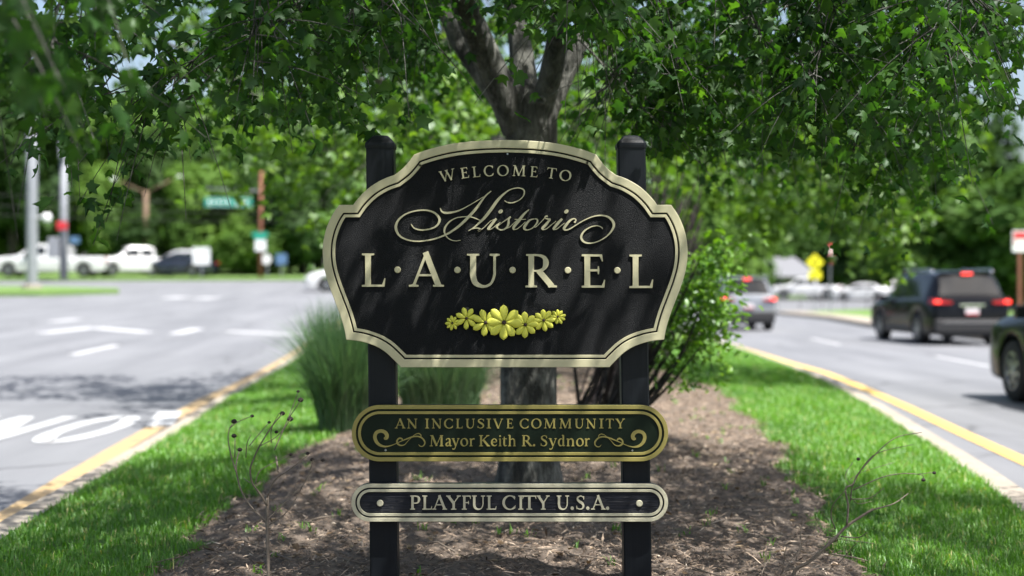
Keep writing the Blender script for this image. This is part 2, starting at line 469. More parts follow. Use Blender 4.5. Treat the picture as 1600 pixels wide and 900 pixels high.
def mound(x, y):
    """height of the planted median above the paving"""
    x = np.asarray(x, float); y = np.asarray(y, float)
    a = kl(y); b = kr(y)
    t = np.clip((x - a) / np.maximum(b - a, 0.1), 0, 1)
    arch = np.clip(4 * t * (1 - t), 0, 1) ** 0.6
    top = np.interp(y, [-14, 3, 5.5, 6.5, 9, 20, 45, 58], [0.03, 0.0, -0.03, 0.0, 0.13, 0.15, 0.08, 0.02])
    wob = 0.012 * np.sin(1.7 * x + 0.6 * y) * np.sin(1.1 * y - x)
    return 0.115 + arch * (top + wob)
def MZ(x, y): return H(x, y) + mound(x, y)

# kerbs: each a run of concrete stones about 3 m long, parts of the kerb
def strip(D, X, w0, w1, z0, z1, d0, d1, side):
    V = []; F = []
    ds = np.linspace(d0, d1, max(2, int((d1 - d0) / 0.5) + 1))
    for d in ds:
        x = float(np.interp(d, D, X)); h = float(H(x, d))
        a, b = x + side * w0, x + side * w1
        V += [(a, d, h + z0), (a, d, h + z1), (a + side * 0.0, d, h + z1), (b - side * 0.02, d, h + z1), (b, d, h + z1 - 0.02), (b, d, h + z0)]
    n = 6
    for i in range(len(ds) - 1):
        for k in range(n - 1):
            q = (i * n + k, i * n + k + 1, (i + 1) * n + k + 1, (i + 1) * n + k)
            F.append(q if side < 0 else q[::-1])
    F.append(tuple(range(n))); F.append(tuple((len(ds) - 1) * n + k for k in range(n - 1, -1, -1)))
    return V, F
for nm, D, X, side, lab in (('kerb_left', LD, LX, -1, 'pale concrete kerb on the left edge of the median'), ('kerb_right', RD, RX, 1, 'pale concrete kerb on the right edge of the median')):
    e = empty(nm, (0, 0, 0)); tag(e, lab, kind='structure')
    d = -13.0
    while d < 56:
        ln = 3.0
        V, F = strip(D, X, 0.0, 0.2 if side > 0 else 0.17, -0.1, 0.122 + random.uniform(-0.004, 0.004), d + 0.006, min(d + ln - 0.006, 57.5), side)
        link('kerb_stone', pymesh('kerb_stone', V, F), M['concrete'], e)
        d += ln

# the median's earth sheet
ys = np.concatenate([np.arange(-14, 4, 1.0), np.arange(4, 30, 0.25), np.arange(30, 57.6, 0.5)])
ts = np.linspace(0, 1, 41)
V = []; F = []
for y in ys:
    a, b = float(kl(y)), float(kr(y))
    for t in ts:
        x = a + (b - a) * t; V.append((x, y, float(MZ(x, y))))
nx = len(ts)
for j in range(len(ys) - 1):
    for i in range(nx - 1):
        F.append((j * nx + i, j * nx + i + 1, (j + 1) * nx + i + 1, (j + 1) * nx + i))
median = link('median_ground', pymesh('median_ground', V, F, True), M['lawn_soil'])
tag(median, 'raised earth of the planted median under grass and mulch', kind='structure')

# the mulch bed: left and right edges traced, wavering
BD = np.array([-2, 3, 6.3, 7.6, 9.2, 10.6, 13, 16, 19, 21.5])
BL = np.array([-1.1, -1.35, -1.55, -1.53, -1.5, -1.42, -1.3, -1.2, -0.8, 0.3])
BRD = np.array([-2, 3, 5.5, 7.2, 9.0, 9.8, 12.5, 15.5, 19, 21.5])
BR = np.array([1.2, 1.35, 1.48, 1.6, 1.75, 1.9, 2.05, 2.3, 2.0, 0.9])
def wav(y, s): return 0.05 * np.sin(3.1 * y + s) + 0.03 * np.sin(7.7 * y + 2 * s) + 0.025 * np.sin(13.1 * y + 3 * s)
def bl(y): return np.interp(y, BD, BL) + wav(y, 0.4)
def br(y): return np.interp(y, BRD, BR) + wav(y, 2.2)
def in_bed(x, y): return (x > bl(y)) & (x < br(y)) & (y > -2) & (y < 21.5)
ys = np.arange(-2, 21.51, 0.08); ts = np.linspace(0, 1, 61)
V = np.zeros((len(ys), len(ts), 3))
for j, y in enumerate(ys):
    x = bl(y) + (br(y) - bl(y)) * ts
    lump = 0.012 * np.sin(9 * x + 3 * y) * np.sin(8 * y) + 0.008 * np.sin(23 * x - 11 * y)
    V[j, :, 0] = x; V[j, :, 1] = y
    V[j, :, 2] = MZ(x, np.full_like(x, y)) + 0.004 + 0.035 * np.clip(4 * ts * (1 - ts) * 3, 0, 1) + lump
nx = len(ts)
def bed_z(x, y):
    t = np.clip((x - bl(y)) / (br(y) - bl(y)), 0, 1)
    return MZ(x, y) + 0.004 + 0.035 * np.clip(12 * t * (1 - t), 0, 1) + 0.012 * np.sin(9 * x + 3 * y) * np.sin(8 * y) + 0.008 * np.sin(23 * x - 11 * y)
F = [(j * nx + i, j * nx + i + 1, (j + 1) * nx + i + 1, (j + 1) * nx + i) for j in range(len(ys) - 1) for i in range(nx - 1)]
bed = link('mulch_bed', pymesh('mulch_bed', V.reshape(-1, 3), F, True), M['mulch'])
tag(bed, 'brown mulch bed under the welcome sign and the tree', kind='structure')

# bark chips lying on the bed
n = 72000
y = 4.6 + (RNG.random(n) ** 1.7) * 15
x = bl(y) - 0.06 + (br(y) - bl(y) + 0.12) * RNG.random(n)
L = RNG.gamma(2.2, 0.0105, n).clip(0.006, 0.075); W = RNG.uniform(0.0035, 0.009, n) * (0.6 + L * 9)
L *= 1 + 0.02 * y; W *= 1 + 0.02 * y
yaw = RNG.random(n) * 2 * np.pi; pit = RNG.normal(0, 0.28, n); T = RNG.uniform(0.002, 0.006, n)
dx = np.stack([np.cos(yaw) * np.cos(pit), np.sin(yaw) * np.cos(pit), np.sin(pit)], -1)
sd = np.stack([-np.sin(yaw), np.cos(yaw), RNG.normal(0, 0.25, n)], -1)
c = np.stack([x, y, bed_z(x, y) + RNG.uniform(0.002, 0.012, n) + np.abs(np.sin(pit)) * L * 0.4], -1)
upv = np.array([0, 0, 1.0])
c1 = c + dx * (L * 0.5)[:, None]; c0 = c - dx * (L * 0.5)[:, None]; mid = c + upv * T[:, None]
V = np.stack([c0, c + sd * (W * 0.5)[:, None], c1, c - sd * (W * 0.5)[:, None], mid], 1)
base = (np.arange(n) * 5)[:, None, None]
F = base + np.array([[0, 1, 4], [1, 2, 4], [2, 3, 4], [3, 0, 4]])[None][:, ::, ::-1]
tone = np.repeat(RNG.beta(1.5, 3.0, n), 5)
chips = link('bark_chips', tri_mesh('bark_chips', V, F, attr=tone), M['bark_chip'])
tag(chips, 'loose shredded bark chips covering the mulch bed', 'mulch', kind='stuff')

# dead leaves and broken twigs among the chips
n = 900
y = 4.8 + RNG.random(n) ** 1.5 * 13; x = bl(y) + (br(y) - bl(y)) * RNG.random(n)
V0 = np.array([(0, 0, 0), (0.32, 0.3, 0.16), (-0.32, 0.3, 0.16), (0.26, 0.7, 0.2), (-0.26, 0.7, 0.2), (0, 1.0, 0.1), (0, 0.45, 0.0)])
F0 = np.array([(0, 1, 6), (1, 3, 6), (3, 5, 6), (5, 4, 6), (4, 2, 6), (2, 0, 6)])
aa = RNG.random(n) * 2 * np.pi; sz_ = RNG.uniform(0.02, 0.055, n); ca, sa = np.cos(aa), np.sin(aa)
V = np.zeros((n, 7, 3)); V[:, :, 0] = (V0[None, :, 0] * ca[:, None] - V0[None, :, 1] * sa[:, None]) * sz_[:, None] + x[:, None]
V[:, :, 1] = (V0[None, :, 0] * sa[:, None] + V0[None, :, 1] * ca[:, None]) * sz_[:, None] + y[:, None]
V[:, :, 2] = (V0[None, :, 2] * RNG.uniform(-0.5, 1.6, n)[:, None] + V0[None, :, 1] * RNG.normal(0, .2, n)[:, None]) * sz_[:, None] + bed_z(x, y)[:, None] + 0.014
litter = link('leaf_litter', tri_mesh('leaf_litter', V, F0[None] + (np.arange(n) * 7)[:, None, None], attr=np.repeat(RNG.random(n), 7)), M['dead_leaf'])
tag(litter, 'dry fallen leaves lying on the mulch', 'leaf litter', kind='stuff')
tw_ = MB()
for _ in range(170):
    yy = 5.0 + random.random() ** 1.4 * 9; xx = float(bl(yy)) + random.random() * float(br(yy) - bl(yy)); a_ = random.uniform(0, 6.28); l_ = random.uniform(.06, .28)
    q0 = np.array([xx, yy]); q1 = q0 + np.array([math.cos(a_), math.sin(a_)]) * l_ / 2; q2 = q1 + np.array([math.cos(a_ + random.gauss(0, .35)), math.sin(a_ + .2)]) * l_ / 2
    tw_.tube([(p[0], p[1], float(bed_z(np.array(p[0]), np.array(p[1]))) + .018 + random.uniform(0, .015)) for p in (q0, q1, q2)], [.004, .0032, .002], 5)
tag(tw_.build('fallen_twigs', M['dry_stem'], None, True), 'short broken twigs strewn over the mulch', 'twigs', kind='stuff')

# lawn grass on the median
def blades(name, x, y, z, hgt, wid, lean, mat, tone=None, segs=2):
    n = len(x)
    a = RNG.random(n) * 2 * np.pi
    fx, fy = np.cos(a), np.sin(a)
    la = a + RNG.normal(0, 0.5, n)
    lx, ly = np.cos(la) * lean * hgt, np.sin(la) * lean * hgt
    b = np.stack([x, y, z], -1)
    s = np.stack([-fy, fx, np.zeros(n)], -1) * (wid * 0.5)[:, None]
    m = b + np.stack([lx * 0.3, ly * 0.3, hgt * 0.6], -1)
    t = b + np.stack([lx, ly, hgt * np.clip(1.02 - 0.35 * lean, 0.3, 1)], -1)
    V = np.stack([b - s, b + s, m - s * 0.8, m + s * 0.8, t], 1)
    F = (np.arange(n) * 5)[:, None, None] + np.array([[0, 1, 3], [0, 3, 2], [2, 3, 4]])[None]
    if tone is None: tone = RNG.beta(2, 2, n)
    return tri_mesh(name, V, F, attr=np.repeat(tone, 5))
def scatter_lawn(n, y0, y1, pw):
    y = y0 + (y1 - y0) * RNG.random(n) ** pw
    a = kl(y) + 0.01; b = kr(y) - 0.01
    x = a + (b - a) * RNG.random(n)
    wob = 0.07 * np.sin(17 * y + 5 * x) * RNG.random(n)
    keep = ~in_bed(x + wob, y)
    # ragged grass straggling into the bed edge
    return x[keep], y[keep]
x, y = scatter_lawn(390000, 3.6, 30, 1.55)
patch = 0.5 + 0.5 * np.sin(2.3 * x + 1.1 * np.sin(1.9 * y)) * np.sin(1.7 * y + 0.8 * x)
hg = RNG.uniform(0.025, 0.07, len(x)) * (0.8 + 0.45 * patch)
edge = np.minimum(np.abs(x - bl(y)), np.abs(x - br(y)))
hg *= 1 + 0.5 * np.exp(-edge / 0.15) * RNG.random(len(x))
wd = RNG.uniform(0.0028, 0.005, len(x)) * (1 + 0.045 * y)
fine_p = np.sin(9 * x + 2 * np.sin(5 * y)) * np.sin(7 * y + 3 * x)
tone = np.clip(0.22 + 0.33 * patch + 0.1 * fine_p + RNG.normal(0, 0.17, len(x)), 0, 0.93)
tone[RNG.random(len(x)) < 0.03 + 0.10 * (fine_p > 0.75)] = 1.0
lawn = link('lawn_grass', blades('lawn_grass', x, y, MZ(x, y) - 0.004, hg, wd, RNG.uniform(0.15, 1.25, len(x)), M['grass_blade'], tone), M['grass_blade'])
tag(lawn, 'bright green lawn grass along both edges of the median', 'grass', kind='stuff')
# sprigs of green weed in the mulch
n = 260
cx = RNG.uniform(-1.4, 1.9, n); cyy = RNG.uniform(5.4, 17, n); k = in_bed(cx, cyy); cx, cyy = cx[k], cyy[k]
m = 7; x = np.repeat(cx, m) + RNG.normal(0, 0.012, len(cx) * m); y = np.repeat(cyy, m) + RNG.normal(0, 0.012, len(cx) * m)
wd_ = link('weed_sprigs', blades('weed_sprigs', x, y, bed_z(x, y), RNG.uniform(0.015, 0.06, len(x)), RNG.uniform(0.004, 0.009, len(x)), RNG.uniform(0.3, 1.2, len(x)), M['grass_blade']), M['grass_blade'])
tag(wd_, 'small green weeds scattered over the mulch', 'weeds', kind='stuff')

# ------------------------------------------------------------------ paint on the road (parts of the road)
def road_ribbon(name, pts, w, mat, dz=0.006, step=0.5):
    pts = np.asarray([(p[0], p[1]) for p in pts], float)
    P = [pts[0]]
    for a, b in zip(pts[:-1], pts[1:]):
        k = max(1, int(np.linalg.norm(b - a) / step))
        P += [a + (b - a) * t for t in np.linspace(0, 1, k + 1)[1:]]
    P = np.array(P); T = np.gradient(P, axis=0); T /= np.linalg.norm(T, axis=1)[:, None] + 1e-9
    N = np.stack([-T[:, 1], T[:, 0]], -1) * w / 2
    V = []; F = []
    for p, q in zip(P + N, P - N):
        V += [(p[0], p[1], float(H(*p)) + dz), (q[0], q[1], float(H(*q)) + dz)]
    F = [(2 * i, 2 * i + 1, 2 * i + 3, 2 * i + 2) for i in range(len(P) - 1)]
    return link(name, pymesh(name, V, F), mat, road)
road_ribbon('yellow_edge_line', [(2.6, -4)] + [hit(*p) for p in ((1600, 722), (1500, 676), (1420, 638), (1350, 607), (1290, 583), (1230, 566))] + [(5.4, 40), (4.6, 52)], 0.16, M['yellow_road_paint'])
_ly = [hit(*p) for p in ((0, 815), (100, 752), (200, 692), (320, 625), (450, 559))]
road_ribbon('yellow_edge_line', [(-2.4, -4)] + [(p[0] + 0.02, p[1]) for p in _ly] + [(-4.75, 40)], 0.19, M['worn_yellow_paint'], 0.007)
def line_px(a, b, w): return road_ribbon('lane_line', [hit(*a), hit(*b)], w, M['white_road_paint'])
line_px((113, 555), (182, 540), 0.20)
line_px((66, 521), (150, 512), 0.45); line_px((150, 513), (232, 520), 0.45)
line_px((274, 522), (310, 514), 0.35); line_px((354, 518), (470, 524), 0.45)
line_px((262, 466), (288, 464), 0.8); line_px((310, 467), (336, 465), 0.8); line_px((80, 503), (122, 499), 0.4)
line_px((1546, 573), (1462, 557), 0.13); line_px((1312, 539), (1268, 529), 0.13); line_px((1205, 511), (1190, 506), 0.13)
a = hit(248, 668); b = hit(266, 644)
road_ribbon('stop_mark', [a, b], 0.26, M['white_road_paint'], 0.008)
# the word ONLY, to be read from the far side, so it lies upside down for the camera
def road_letter(cx, strokes):
    V = []; F = []
    for k, st in enumerate(strokes):
        P = crom([(-p[0], -p[1]) for p in st], 6) if len(st) > 2 else np.array([(-p[0], -p[1]) for p in st])
        P = P * np.array([0.54, 2.45]) + np.array([cx, 13.75])
        T = np.gradient(P, axis=0); T /= np.linalg.norm(T / np.array([1, 1.0]), axis=1)[:, None] + 1e-9
        N = np.stack([-T[:, 1], T[:, 0]], -1) * (0.080 + 0.05 * np.abs(T[:, :1]) * 1.5)
        n0 = len(V)
        for p, q in zip(P + N, P - N): V += [(p[0], p[1], float(H(*p)) + 0.006 + 0.0012 * k), (q[0], q[1], float(H(*q)) + 0.006 + 0.0012 * k)]
        F += [(n0 + 2 * i, n0 + 2 * i + 1, n0 + 2 * i + 3, n0 + 2 * i + 2) for i in range(len(P) - 1)]
    link('road_letter', pymesh('road_letter', V, F), M['white_road_paint'], road)
ringp = [(0.42 * math.cos(t), 0.47 * math.sin(t)) for t in np.linspace(0, 2 * math.pi, 17)]
_o = hit(134, 673); OX = float(_o[0])
road_letter(OX, [ringp])
road_letter(OX - 0.80, [[(-0.42, -0.5), (-0.42, 0.5)], [(-0.4, 0.46), (0.4, -0.46)], [(0.42, -0.5), (0.42, 0.5)]])
road_letter(OX - 1.58, [[(-0.4, 0.5), (-0.4, -0.5)], [(-0.45, -0.47), (0.45, -0.47)]])
road_letter(OX - 2.34, [[(-0.42, 0.5), (0, 0.0)], [(0.42, 0.5), (0, 0.0)], [(0, 0.05), (0, -0.5)]])

# ------------------------------------------------------------------ far verges and pavement
def slab(name, poly, top, mat, label, thick=0.4, sub=2.0):
    """raised slab over a convex-ish outline given as two matching edge lines (near, far)"""
    near, far = poly
    n = 24; V = []; F = []
    tt = np.linspace(0, 1, n)
    def along(L):
        L = np.asarray([(p[0], p[1]) for p in L], float); s = np.linspace(0, 1, len(L))
        return np.stack([np.interp(tt, s, L[:, 0]), np.interp(tt, s, L[:, 1])], -1)
    A, B = along(near), along(far); m = 9
    for i in range(n):
        for j in range(m):
            p = A[i] + (B[i] - A[i]) * j / (m - 1)
            V.append((p[0], p[1], float(H(*p)) + top))
    for i in range(n - 1):
        for j in range(m - 1):
            F.append((i * m + j, (i + 1) * m + j, (i + 1) * m + j + 1, i * m + j + 1))
    ring = [i * m for i in range(n)] + [(n - 1) * m + j for j in range(1, m)] + [i * m + m - 1 for i in range(n - 2, -1, -1)] + [j for j in range(m - 2, 0, -1)]
    k0 = len(V); V += [(V[i][0], V[i][1], V[i][2] - thick) for i in ring]
    for q in range(len(ring)):
        r = (q + 1) % len(ring); F.append((ring[r], ring[q], k0 + q, k0 + r))
    return tag(link(name, pymesh(name, V, F, False), mat), label, kind='structure')
slab('verge_left_island', ([hit(-160, 464), hit(60, 463), hit(186, 459)], [hit(-160, 452), hit(60, 452), hit(184, 456)]), 0.16, M['far_grass'], 'narrow grass island below the grey poles on the far left')
slab('verge_far_left', ([(-60, 79.5), (-28, 79), (-12, 80), (3, 84)], [(-60, 141), (-28, 141), (-12, 141), (3, 141)]), 0.14, M['far_grass'], 'grass verge under the parked white trucks on the left')
_s0 = [hit(1212, 491), hit(1290, 499), hit(1376, 515)]
near = [(p[0], p[1]) for p in _s0]
edge_out = [near[0], near[1], near[2], (12.4, 30), (11.6, 16), (11.0, 2), (10.4, -16)]
edge_in = [(p[0] + 1.5, p[1] + 0.25) for p in edge_out]
slab('pavement_right', (edge_out, edge_in), 0.15, M['concrete'], 'pale concrete pavement along the far side of the right road')
e2 = [(p[0] + 0.012, p[1]) for p in edge_in]
slab('verge_right', (e2, [(edge_in[0][0] + 9, 84), (edge_in[1][0] + 11, 80), (30, 62), (36, 40), (36, 24), (36, 8), (36, -16)]), 0.14, M['far_grass'], 'mown grass verge behind the right pavement')
slab('verge_far_right', ([(8, 131), (30, 131), (70, 131)], [(8, 141), (30, 141), (70, 141)]), 0.14, M['far_grass'], 'grass strip behind the far right car park')
# ------------------------------------------------------------------ the welcome sign
SD = 5.80                                # distance of the boards' painted faces
K = SD / FPX                             # metres per photo pixel there
def uv(px, py): return ((px - 800) * K, CAM_H + (450 - py) * K)

def ribbon_geo(P, w, out, base=0.0, closed=False):
    """calligraphic stroke: P (n,2) sign-plane metres, w widths, raised from base to out"""
    P = np.asarray(P, float); w = np.asarray(w, float)
    if closed:
        T = np.roll(P, -1, 0) - np.roll(P, 1, 0)
    else:
        T = np.gradient(P, axis=0)
    T /= np.linalg.norm(T, axis=1)[:, None] + 1e-12
    N = np.stack([-T[:, 1], T[:, 0]], -1) * (w / 2)[:, None]
    A, B = P + N, P - N
    V = []; F = []
    for a, b in zip(A, B):
        V += [(a[0], -base, a[1]), (a[0], -out, a[1]), (b[0], -out, b[1]), (b[0], -base, b[1])]
    n = len(P); m = n if closed else n - 1
    for i in range(m):
        j = (i + 1) % n
        for k in range(3):
            F.append((i * 4 + k, j * 4 + k, j * 4 + k + 1, i * 4 + k + 1))
    if not closed:
        F.append((0, 1, 2, 3)); F.append(((n - 1) * 4 + 3, (n - 1) * 4 + 2, (n - 1) * 4 + 1, (n - 1) * 4))
    return V, F

# --- serif alphabet: each glyph is a list of pen strokes (points, widths, closed) in a unit-height box
ST, TH = 0.17, 0.065
def stem(x, y0, y1, w=ST): return ([(x, y0), (x, (y0 + y1) / 2), (x, y1)], [w, w * 0.94, w], False)
def serif(x, y, h=0.17, up=1):
    t = 0.055
    return ([(x - h, y + up * t * 0.45), (x - h * 0.45, y + up * t * 0.6), (x, y + up * t * 0.9), (x + h * 0.45, y + up * t * 0.6), (x + h, y + up * t * 0.45)], [t * 0.9, t * 1.2, t * 1.8, t * 1.2, t * 0.9], False)
def diag(a, b, w): return ([a, ((a[0] + b[0]) / 2, (a[1] + b[1]) / 2), b], [w, w, w], False)
def arc(cx, cy, rx, ry, a0, a1, thick, thin, n=28, axis=0.0):
    t = np.radians(np.linspace(a0, a1, n, endpoint=abs(a1 - a0) < 359.9))
    P = [(cx + rx * math.cos(q), cy + ry * math.sin(q)) for q in t]
    w = [thin + (thick - thin) * abs(math.cos(q - math.radians(axis))) ** 1.3 for q in t]
    return (P, w, abs(a1 - a0) > 359.9)
def path(pts, ws):
    Q = crom(np.array([(*p, w) for p, w in zip(pts, ws)]), 7)
    return ([(q[0], q[1]) for q in Q], [max(q[2], 0.02) for q in Q], False)
def arm(x0, x1, y, tick, w=0.062):
    s = [([(x0, y), ((x0 + x1) / 2, y), (x1, y)], [w, w, w], False)]
    if tick: s.append(([(x1 - 0.035, y), (x1 - 0.012, y + tick * 0.5), (x1 + 0.01, y + tick)], [0.085, 0.055, 0.03], False))
    return s
G = {}
def g(ch, x0, x1, *s):
    L = []
    for q in s: L += q if isinstance(q, list) else [q]
    G[ch] = (x0, x1, L)
g('L', 0, 0.72, stem(.2, .02, .98), serif(.2, 0), serif(.2, 1, .17, -1), arm(.2, .66, .033, .22))
g('I', 0, 0.36, stem(.18, .02, .98), serif(.18, 0), serif(.18, 1, .17, -1))
g('E', 0, 0.70, stem(.2, .02, .98), serif(.2, 0, .15), serif(.2, 1, .15, -1), arm(.2, .6, .967, -.18), arm(.2, .5, .52, 0), ([(.5, .4), (.5, .52), (.5, .64)], [.03, .06, .03], False), arm(.2, .66, .033, .2))
g('F', 0, 0.66, stem(.2, .02, .98), serif(.2, 0), serif(.2, 1, .15, -1), arm(.2, .62, .967, -.2), arm(.2, .48, .5, 0), ([(.49, .38), (.49, .5), (.49, .62)], [.03, .06, .03], False))
g('T', 0, 0.86, stem(.43, .02, .97), serif(.43, 0), arm(.43, .82, .965, -.2), ([(.43, .965), (.2, .965), (.04, .965)], [.062, .062, .062], False), ([(.075, .965), (.05, .87), (.03, .765)], [.085, .055, .03], False))
g('A', 0, 1.0, diag((.13, .03), (.5, 1.0), .075), diag((.47, 1.02), (.85, .03), ST), ([(.25, .34), (.5, .34), (.72, .34)], [.06, .06, .06], False), serif(.13, 0, .14), serif(.85, 0, .16))
g('V', 0, 1.0, diag((.14, .97), (.52, -.02), ST), diag((.5, -.02), (.86, .97), .075), serif(.14, 1, .15, -1), serif(.86, 1, .13, -1))
g('W', 0, 1.45, diag((.14, .97), (.45, -.02), ST), diag((.43, -.02), (.74, .97), .07), diag((.68, .97), (1.0, -.02), ST), diag((.98, -.02), (1.31, .97), .07), serif(.14, 1, .14, -1), serif(.71, 1, .14, -1), serif(1.31, 1, .13, -1))
g('Y', 0, 0.92, diag((.13, .97), (.47, .45), ST), diag((.47, .45), (.79, .97), .07), stem(.47, .02, .5), serif(.13, 1, .14, -1), serif(.79, 1, .13, -1), serif(.47, 0))
g('N', 0, 1.0, stem(.17, .02, .97, .075), diag((.12, .98), (.83, .0), ST * .98), stem(.84, .0, .97, .075), serif(.17, 0, .14), serif(.11, 1, .11, -1), serif(.84, 1, .14, -1))
g('M', 0, 1.15, diag((.14, .02), (.2, .97), .07), diag((.2, 1.0), (.57, .04), ST), diag((.55, .04), (.93, 1.0), .065), stem(.97, .02, .98), serif(.14, 0, .13), serif(.97, 0, .16), serif(.17, 1, .12, -1), serif(.97, 1, .13, -1))
g('U', 0, 0.98, path([(.2, .97), (.2, .6), (.2, .34), (.27, .12), (.48, .02), (.68, .1), (.78, .34), (.79, .6), (.79, .97)], [ST, ST, ST, ST * .9, .08, .07, .075, .075, .075]), serif(.2, 1, .17, -1), serif(.79, 1, .14, -1))
g('O', 0, 1.0, arc(.5, .5, .42, .485, 0, 360, ST * 1.05, .06, 44, 12))
g('C', 0, 0.88, arc(.5, .5, .42, .485, 42, 318, ST * 1.05, .06, 34), ([(.80, .72), (.805, .86), (.80, .97)], [.03, .06, .045], False), ([(.80, .18), (.83, .24), (.85, .30)], [.07, .045, .02], False))
g('S', 0, 0.66, path([(.56, .74), (.53, .88), (.36, .97), (.17, .88), (.14, .72), (.28, .57), (.45, .46), (.55, .28), (.47, .09), (.29, .03), (.12, .1), (.08, .27)], [.03, .055, .06, .1, .14, .17, .17, .14, .1, .06, .055, .03]), ([(.57, .72), (.575, .85), (.57, .96)], [.03, .05, .04], False), ([(.065, .04), (.065, .15), (.075, .27)], [.04, .05, .03], False))
g('P', 0, 0.76, stem(.2, .02, .98), serif(.2, 0), serif(.2, 1, .15, -1), path([(.2, .965), (.4, .965), (.58, .9), (.64, .72), (.58, .53), (.42, .46), (.22, .47)], [.06, .065, .11, ST, .11, .065, .05]))
g('R', 0, 0.95, stem(.2, .02, .98), serif(.2, 0), serif(.2, 1, .15, -1), path([(.2, .965), (.4, .965), (.57, .9), (.63, .74), (.57, .57), (.42, .5), (.22, .5)], [.06, .065, .11, ST, .11, .065, .05]), diag((.42, .5), (.8, .04), ST), serif(.82, 0, .13))
g('K', 0, 0.95, stem(.2, .02, .98), serif(.2, 0), serif(.2, 1, .17, -1), diag((.24, .45), (.76, .97), .07), diag((.38, .6), (.8, .04), ST), serif(.77, 1, .13, -1), serif(.83, 0, .13))
g('.', 0, 0.2, arc(.1, .095, .05, .05, 0, 360, .1, .1, 20))
X = 0.72
g('a', 0, 0.62, path([(.1, .56), (.18, .68), (.33, .69), (.41, .58), (.41, .3), (.43, .1), (.5, .04), (.6, .07)], [.1, .07, .08, .14, .15, .15, .1, .03]), path([(.41, .42), (.25, .35), (.12, .24), (.12, .1), (.22, .03), (.33, .08), (.41, .2)], [.05, .07, .13, .15, .09, .06, .05]))
g('e', 0, 0.6, path([(.1, .37), (.3, .38), (.5, .4), (.48, .57), (.33, .68), (.16, .57), (.1, .36), (.16, .14), (.33, .04), (.46, .08), (.55, .18)], [.05, .05, .06, .1, .06, .11, .16, .14, .09, .07, .03]))
g('o', 0, 0.7, arc(.35, .36, .27, .34, 0, 360, .16, .055, 36, 15))
g('r', 0, 0.52, stem(.17, .02, X - .03, .15), serif(.17, 0, .14), ([(.02, .64), (.1, .67), (.17, .68)], [.03, .06, .08], False), path([(.2, .5), (.3, .64), (.4, .68), (.47, .62)], [.05, .08, .11, .12]))
g('n', 0, 0.78, stem(.17, .02, X - .03, .15), serif(.17, 0, .13), ([(.02, .64), (.1, .67), (.17, .68)], [.03, .06, .08], False), path([(.2, .52), (.33, .65), (.46, .67), (.57, .56), (.59, .36), (.59, .03)], [.05, .07, .1, .15, .15, .15]), serif(.59, 0, .13))
g('h', 0, 0.78, stem(.17, .02, 1.0, .15), serif(.17, 0, .13), ([(.02, .98), (.1, 1.01), (.17, 1.02)], [.03, .05, .06], False), path([(.2, .52), (.33, .65), (.46, .67), (.57, .56), (.59, .36), (.59, .03)], [.05, .07, .1, .15, .15, .15]), serif(.59, 0, .13))
g('i', 0, 0.34, stem(.17, .02, X - .03, .15), serif(.17, 0, .14), ([(.02, .64), (.1, .67), (.17, .68)], [.03, .06, .08], False), arc(.17, .92, .045, .045, 0, 360, .09, .09, 18))
g('t', 0, 0.46, path([(.19, .88), (.18, .6), (.18, .3), (.2, .1), (.3, .04), (.42, .1)], [.05, .13, .15, .14, .09, .03]), ([(.03, .67), (.2, .675), (.4, .67)], [.04, .06, .05], False))
g('d', 0, 0.76, stem(.55, .02, 1.0, .15), ([(.4, .98), (.48, 1.01), (.55, 1.02)], [.03, .05, .06], False), path([(.52, .58), (.38, .68), (.2, .6), (.12, .36), (.19, .11), (.36, .04), (.52, .16)], [.05, .07, .13, .16, .14, .07, .05]), ([(.55, .04), (.63, .05), (.71, .07)], [.08, .06, .03], False))
g('y', 0, 0.72, diag((.13, .68), (.38, .04), .15), path([(.62, .68), (.5, .35), (.38, .02), (.27, -.22), (.14, -.27), (.08, -.2)], [.06, .065, .07, .08, .1, .11]), serif(.13, X, .13, -1), serif(.61, X, .11, -1))

def letter(ch, x0, x1, ytop, ybase, mat, parent, rot=0.0, out=0.008, face=0.0, bold=1.0, name='letter'):
    """one raised letter filling the photo-pixel box (caps: top to baseline)"""
    gx0, gx1, strokes = G[ch]
    hpx = ybase - ytop; sx = (x1 - x0) / (gx1 - gx0); sy = hpx
    cx, cyy = (x0 + x1) / 2, (ytop + ybase) / 2
    ca, sa = math.cos(rot), math.sin(rot)
    V = []; F = []
    for k, (P, w, closed) in enumerate(strokes):
        Q = []
        for (a, b) in P:
            px = x0 + (a - gx0) * sx; py = ybase - b * sy
            dx, dy = px - cx, py - cyy
            Q.append(uv(cx + dx * ca - dy * sa, cyy + dx * sa + dy * ca))
        Q = np.array(Q)
        wk = np.array(w) * (0.5 * sx + 0.5 * sy) * K * bold
        if closed and ch in '.i' and k == len(strokes) - 1:
            c = Q.mean(0); r = np.linalg.norm(Q - c, axis=1).mean() * 2
            n0 = len(V); m = 18
            for i in range(m):
                a_ = 2 * math.pi * i / m
                V += [(c[0] + r * math.cos(a_), -face, c[1] + r * math.sin(a_)), (c[0] + r * math.cos(a_), -(face + out), c[1] + r * math.sin(a_))]
            F += [tuple(n0 + 2 * i + 1 for i in range(m))] + [(n0 + 2 * i, n0 + 2 * ((i + 1) % m), n0 + 2 * ((i + 1) % m) + 1, n0 + 2 * i + 1) for i in range(m)]
            continue
        v, f = ribbon_geo(Q, wk, face + out + 0.00012 * k, face - 0.001, closed)
        n0 = len(V); V += v; F += [tuple(i + n0 for i in q) for q in f]
    return link(name, pymesh(name, V, F), mat, parent)

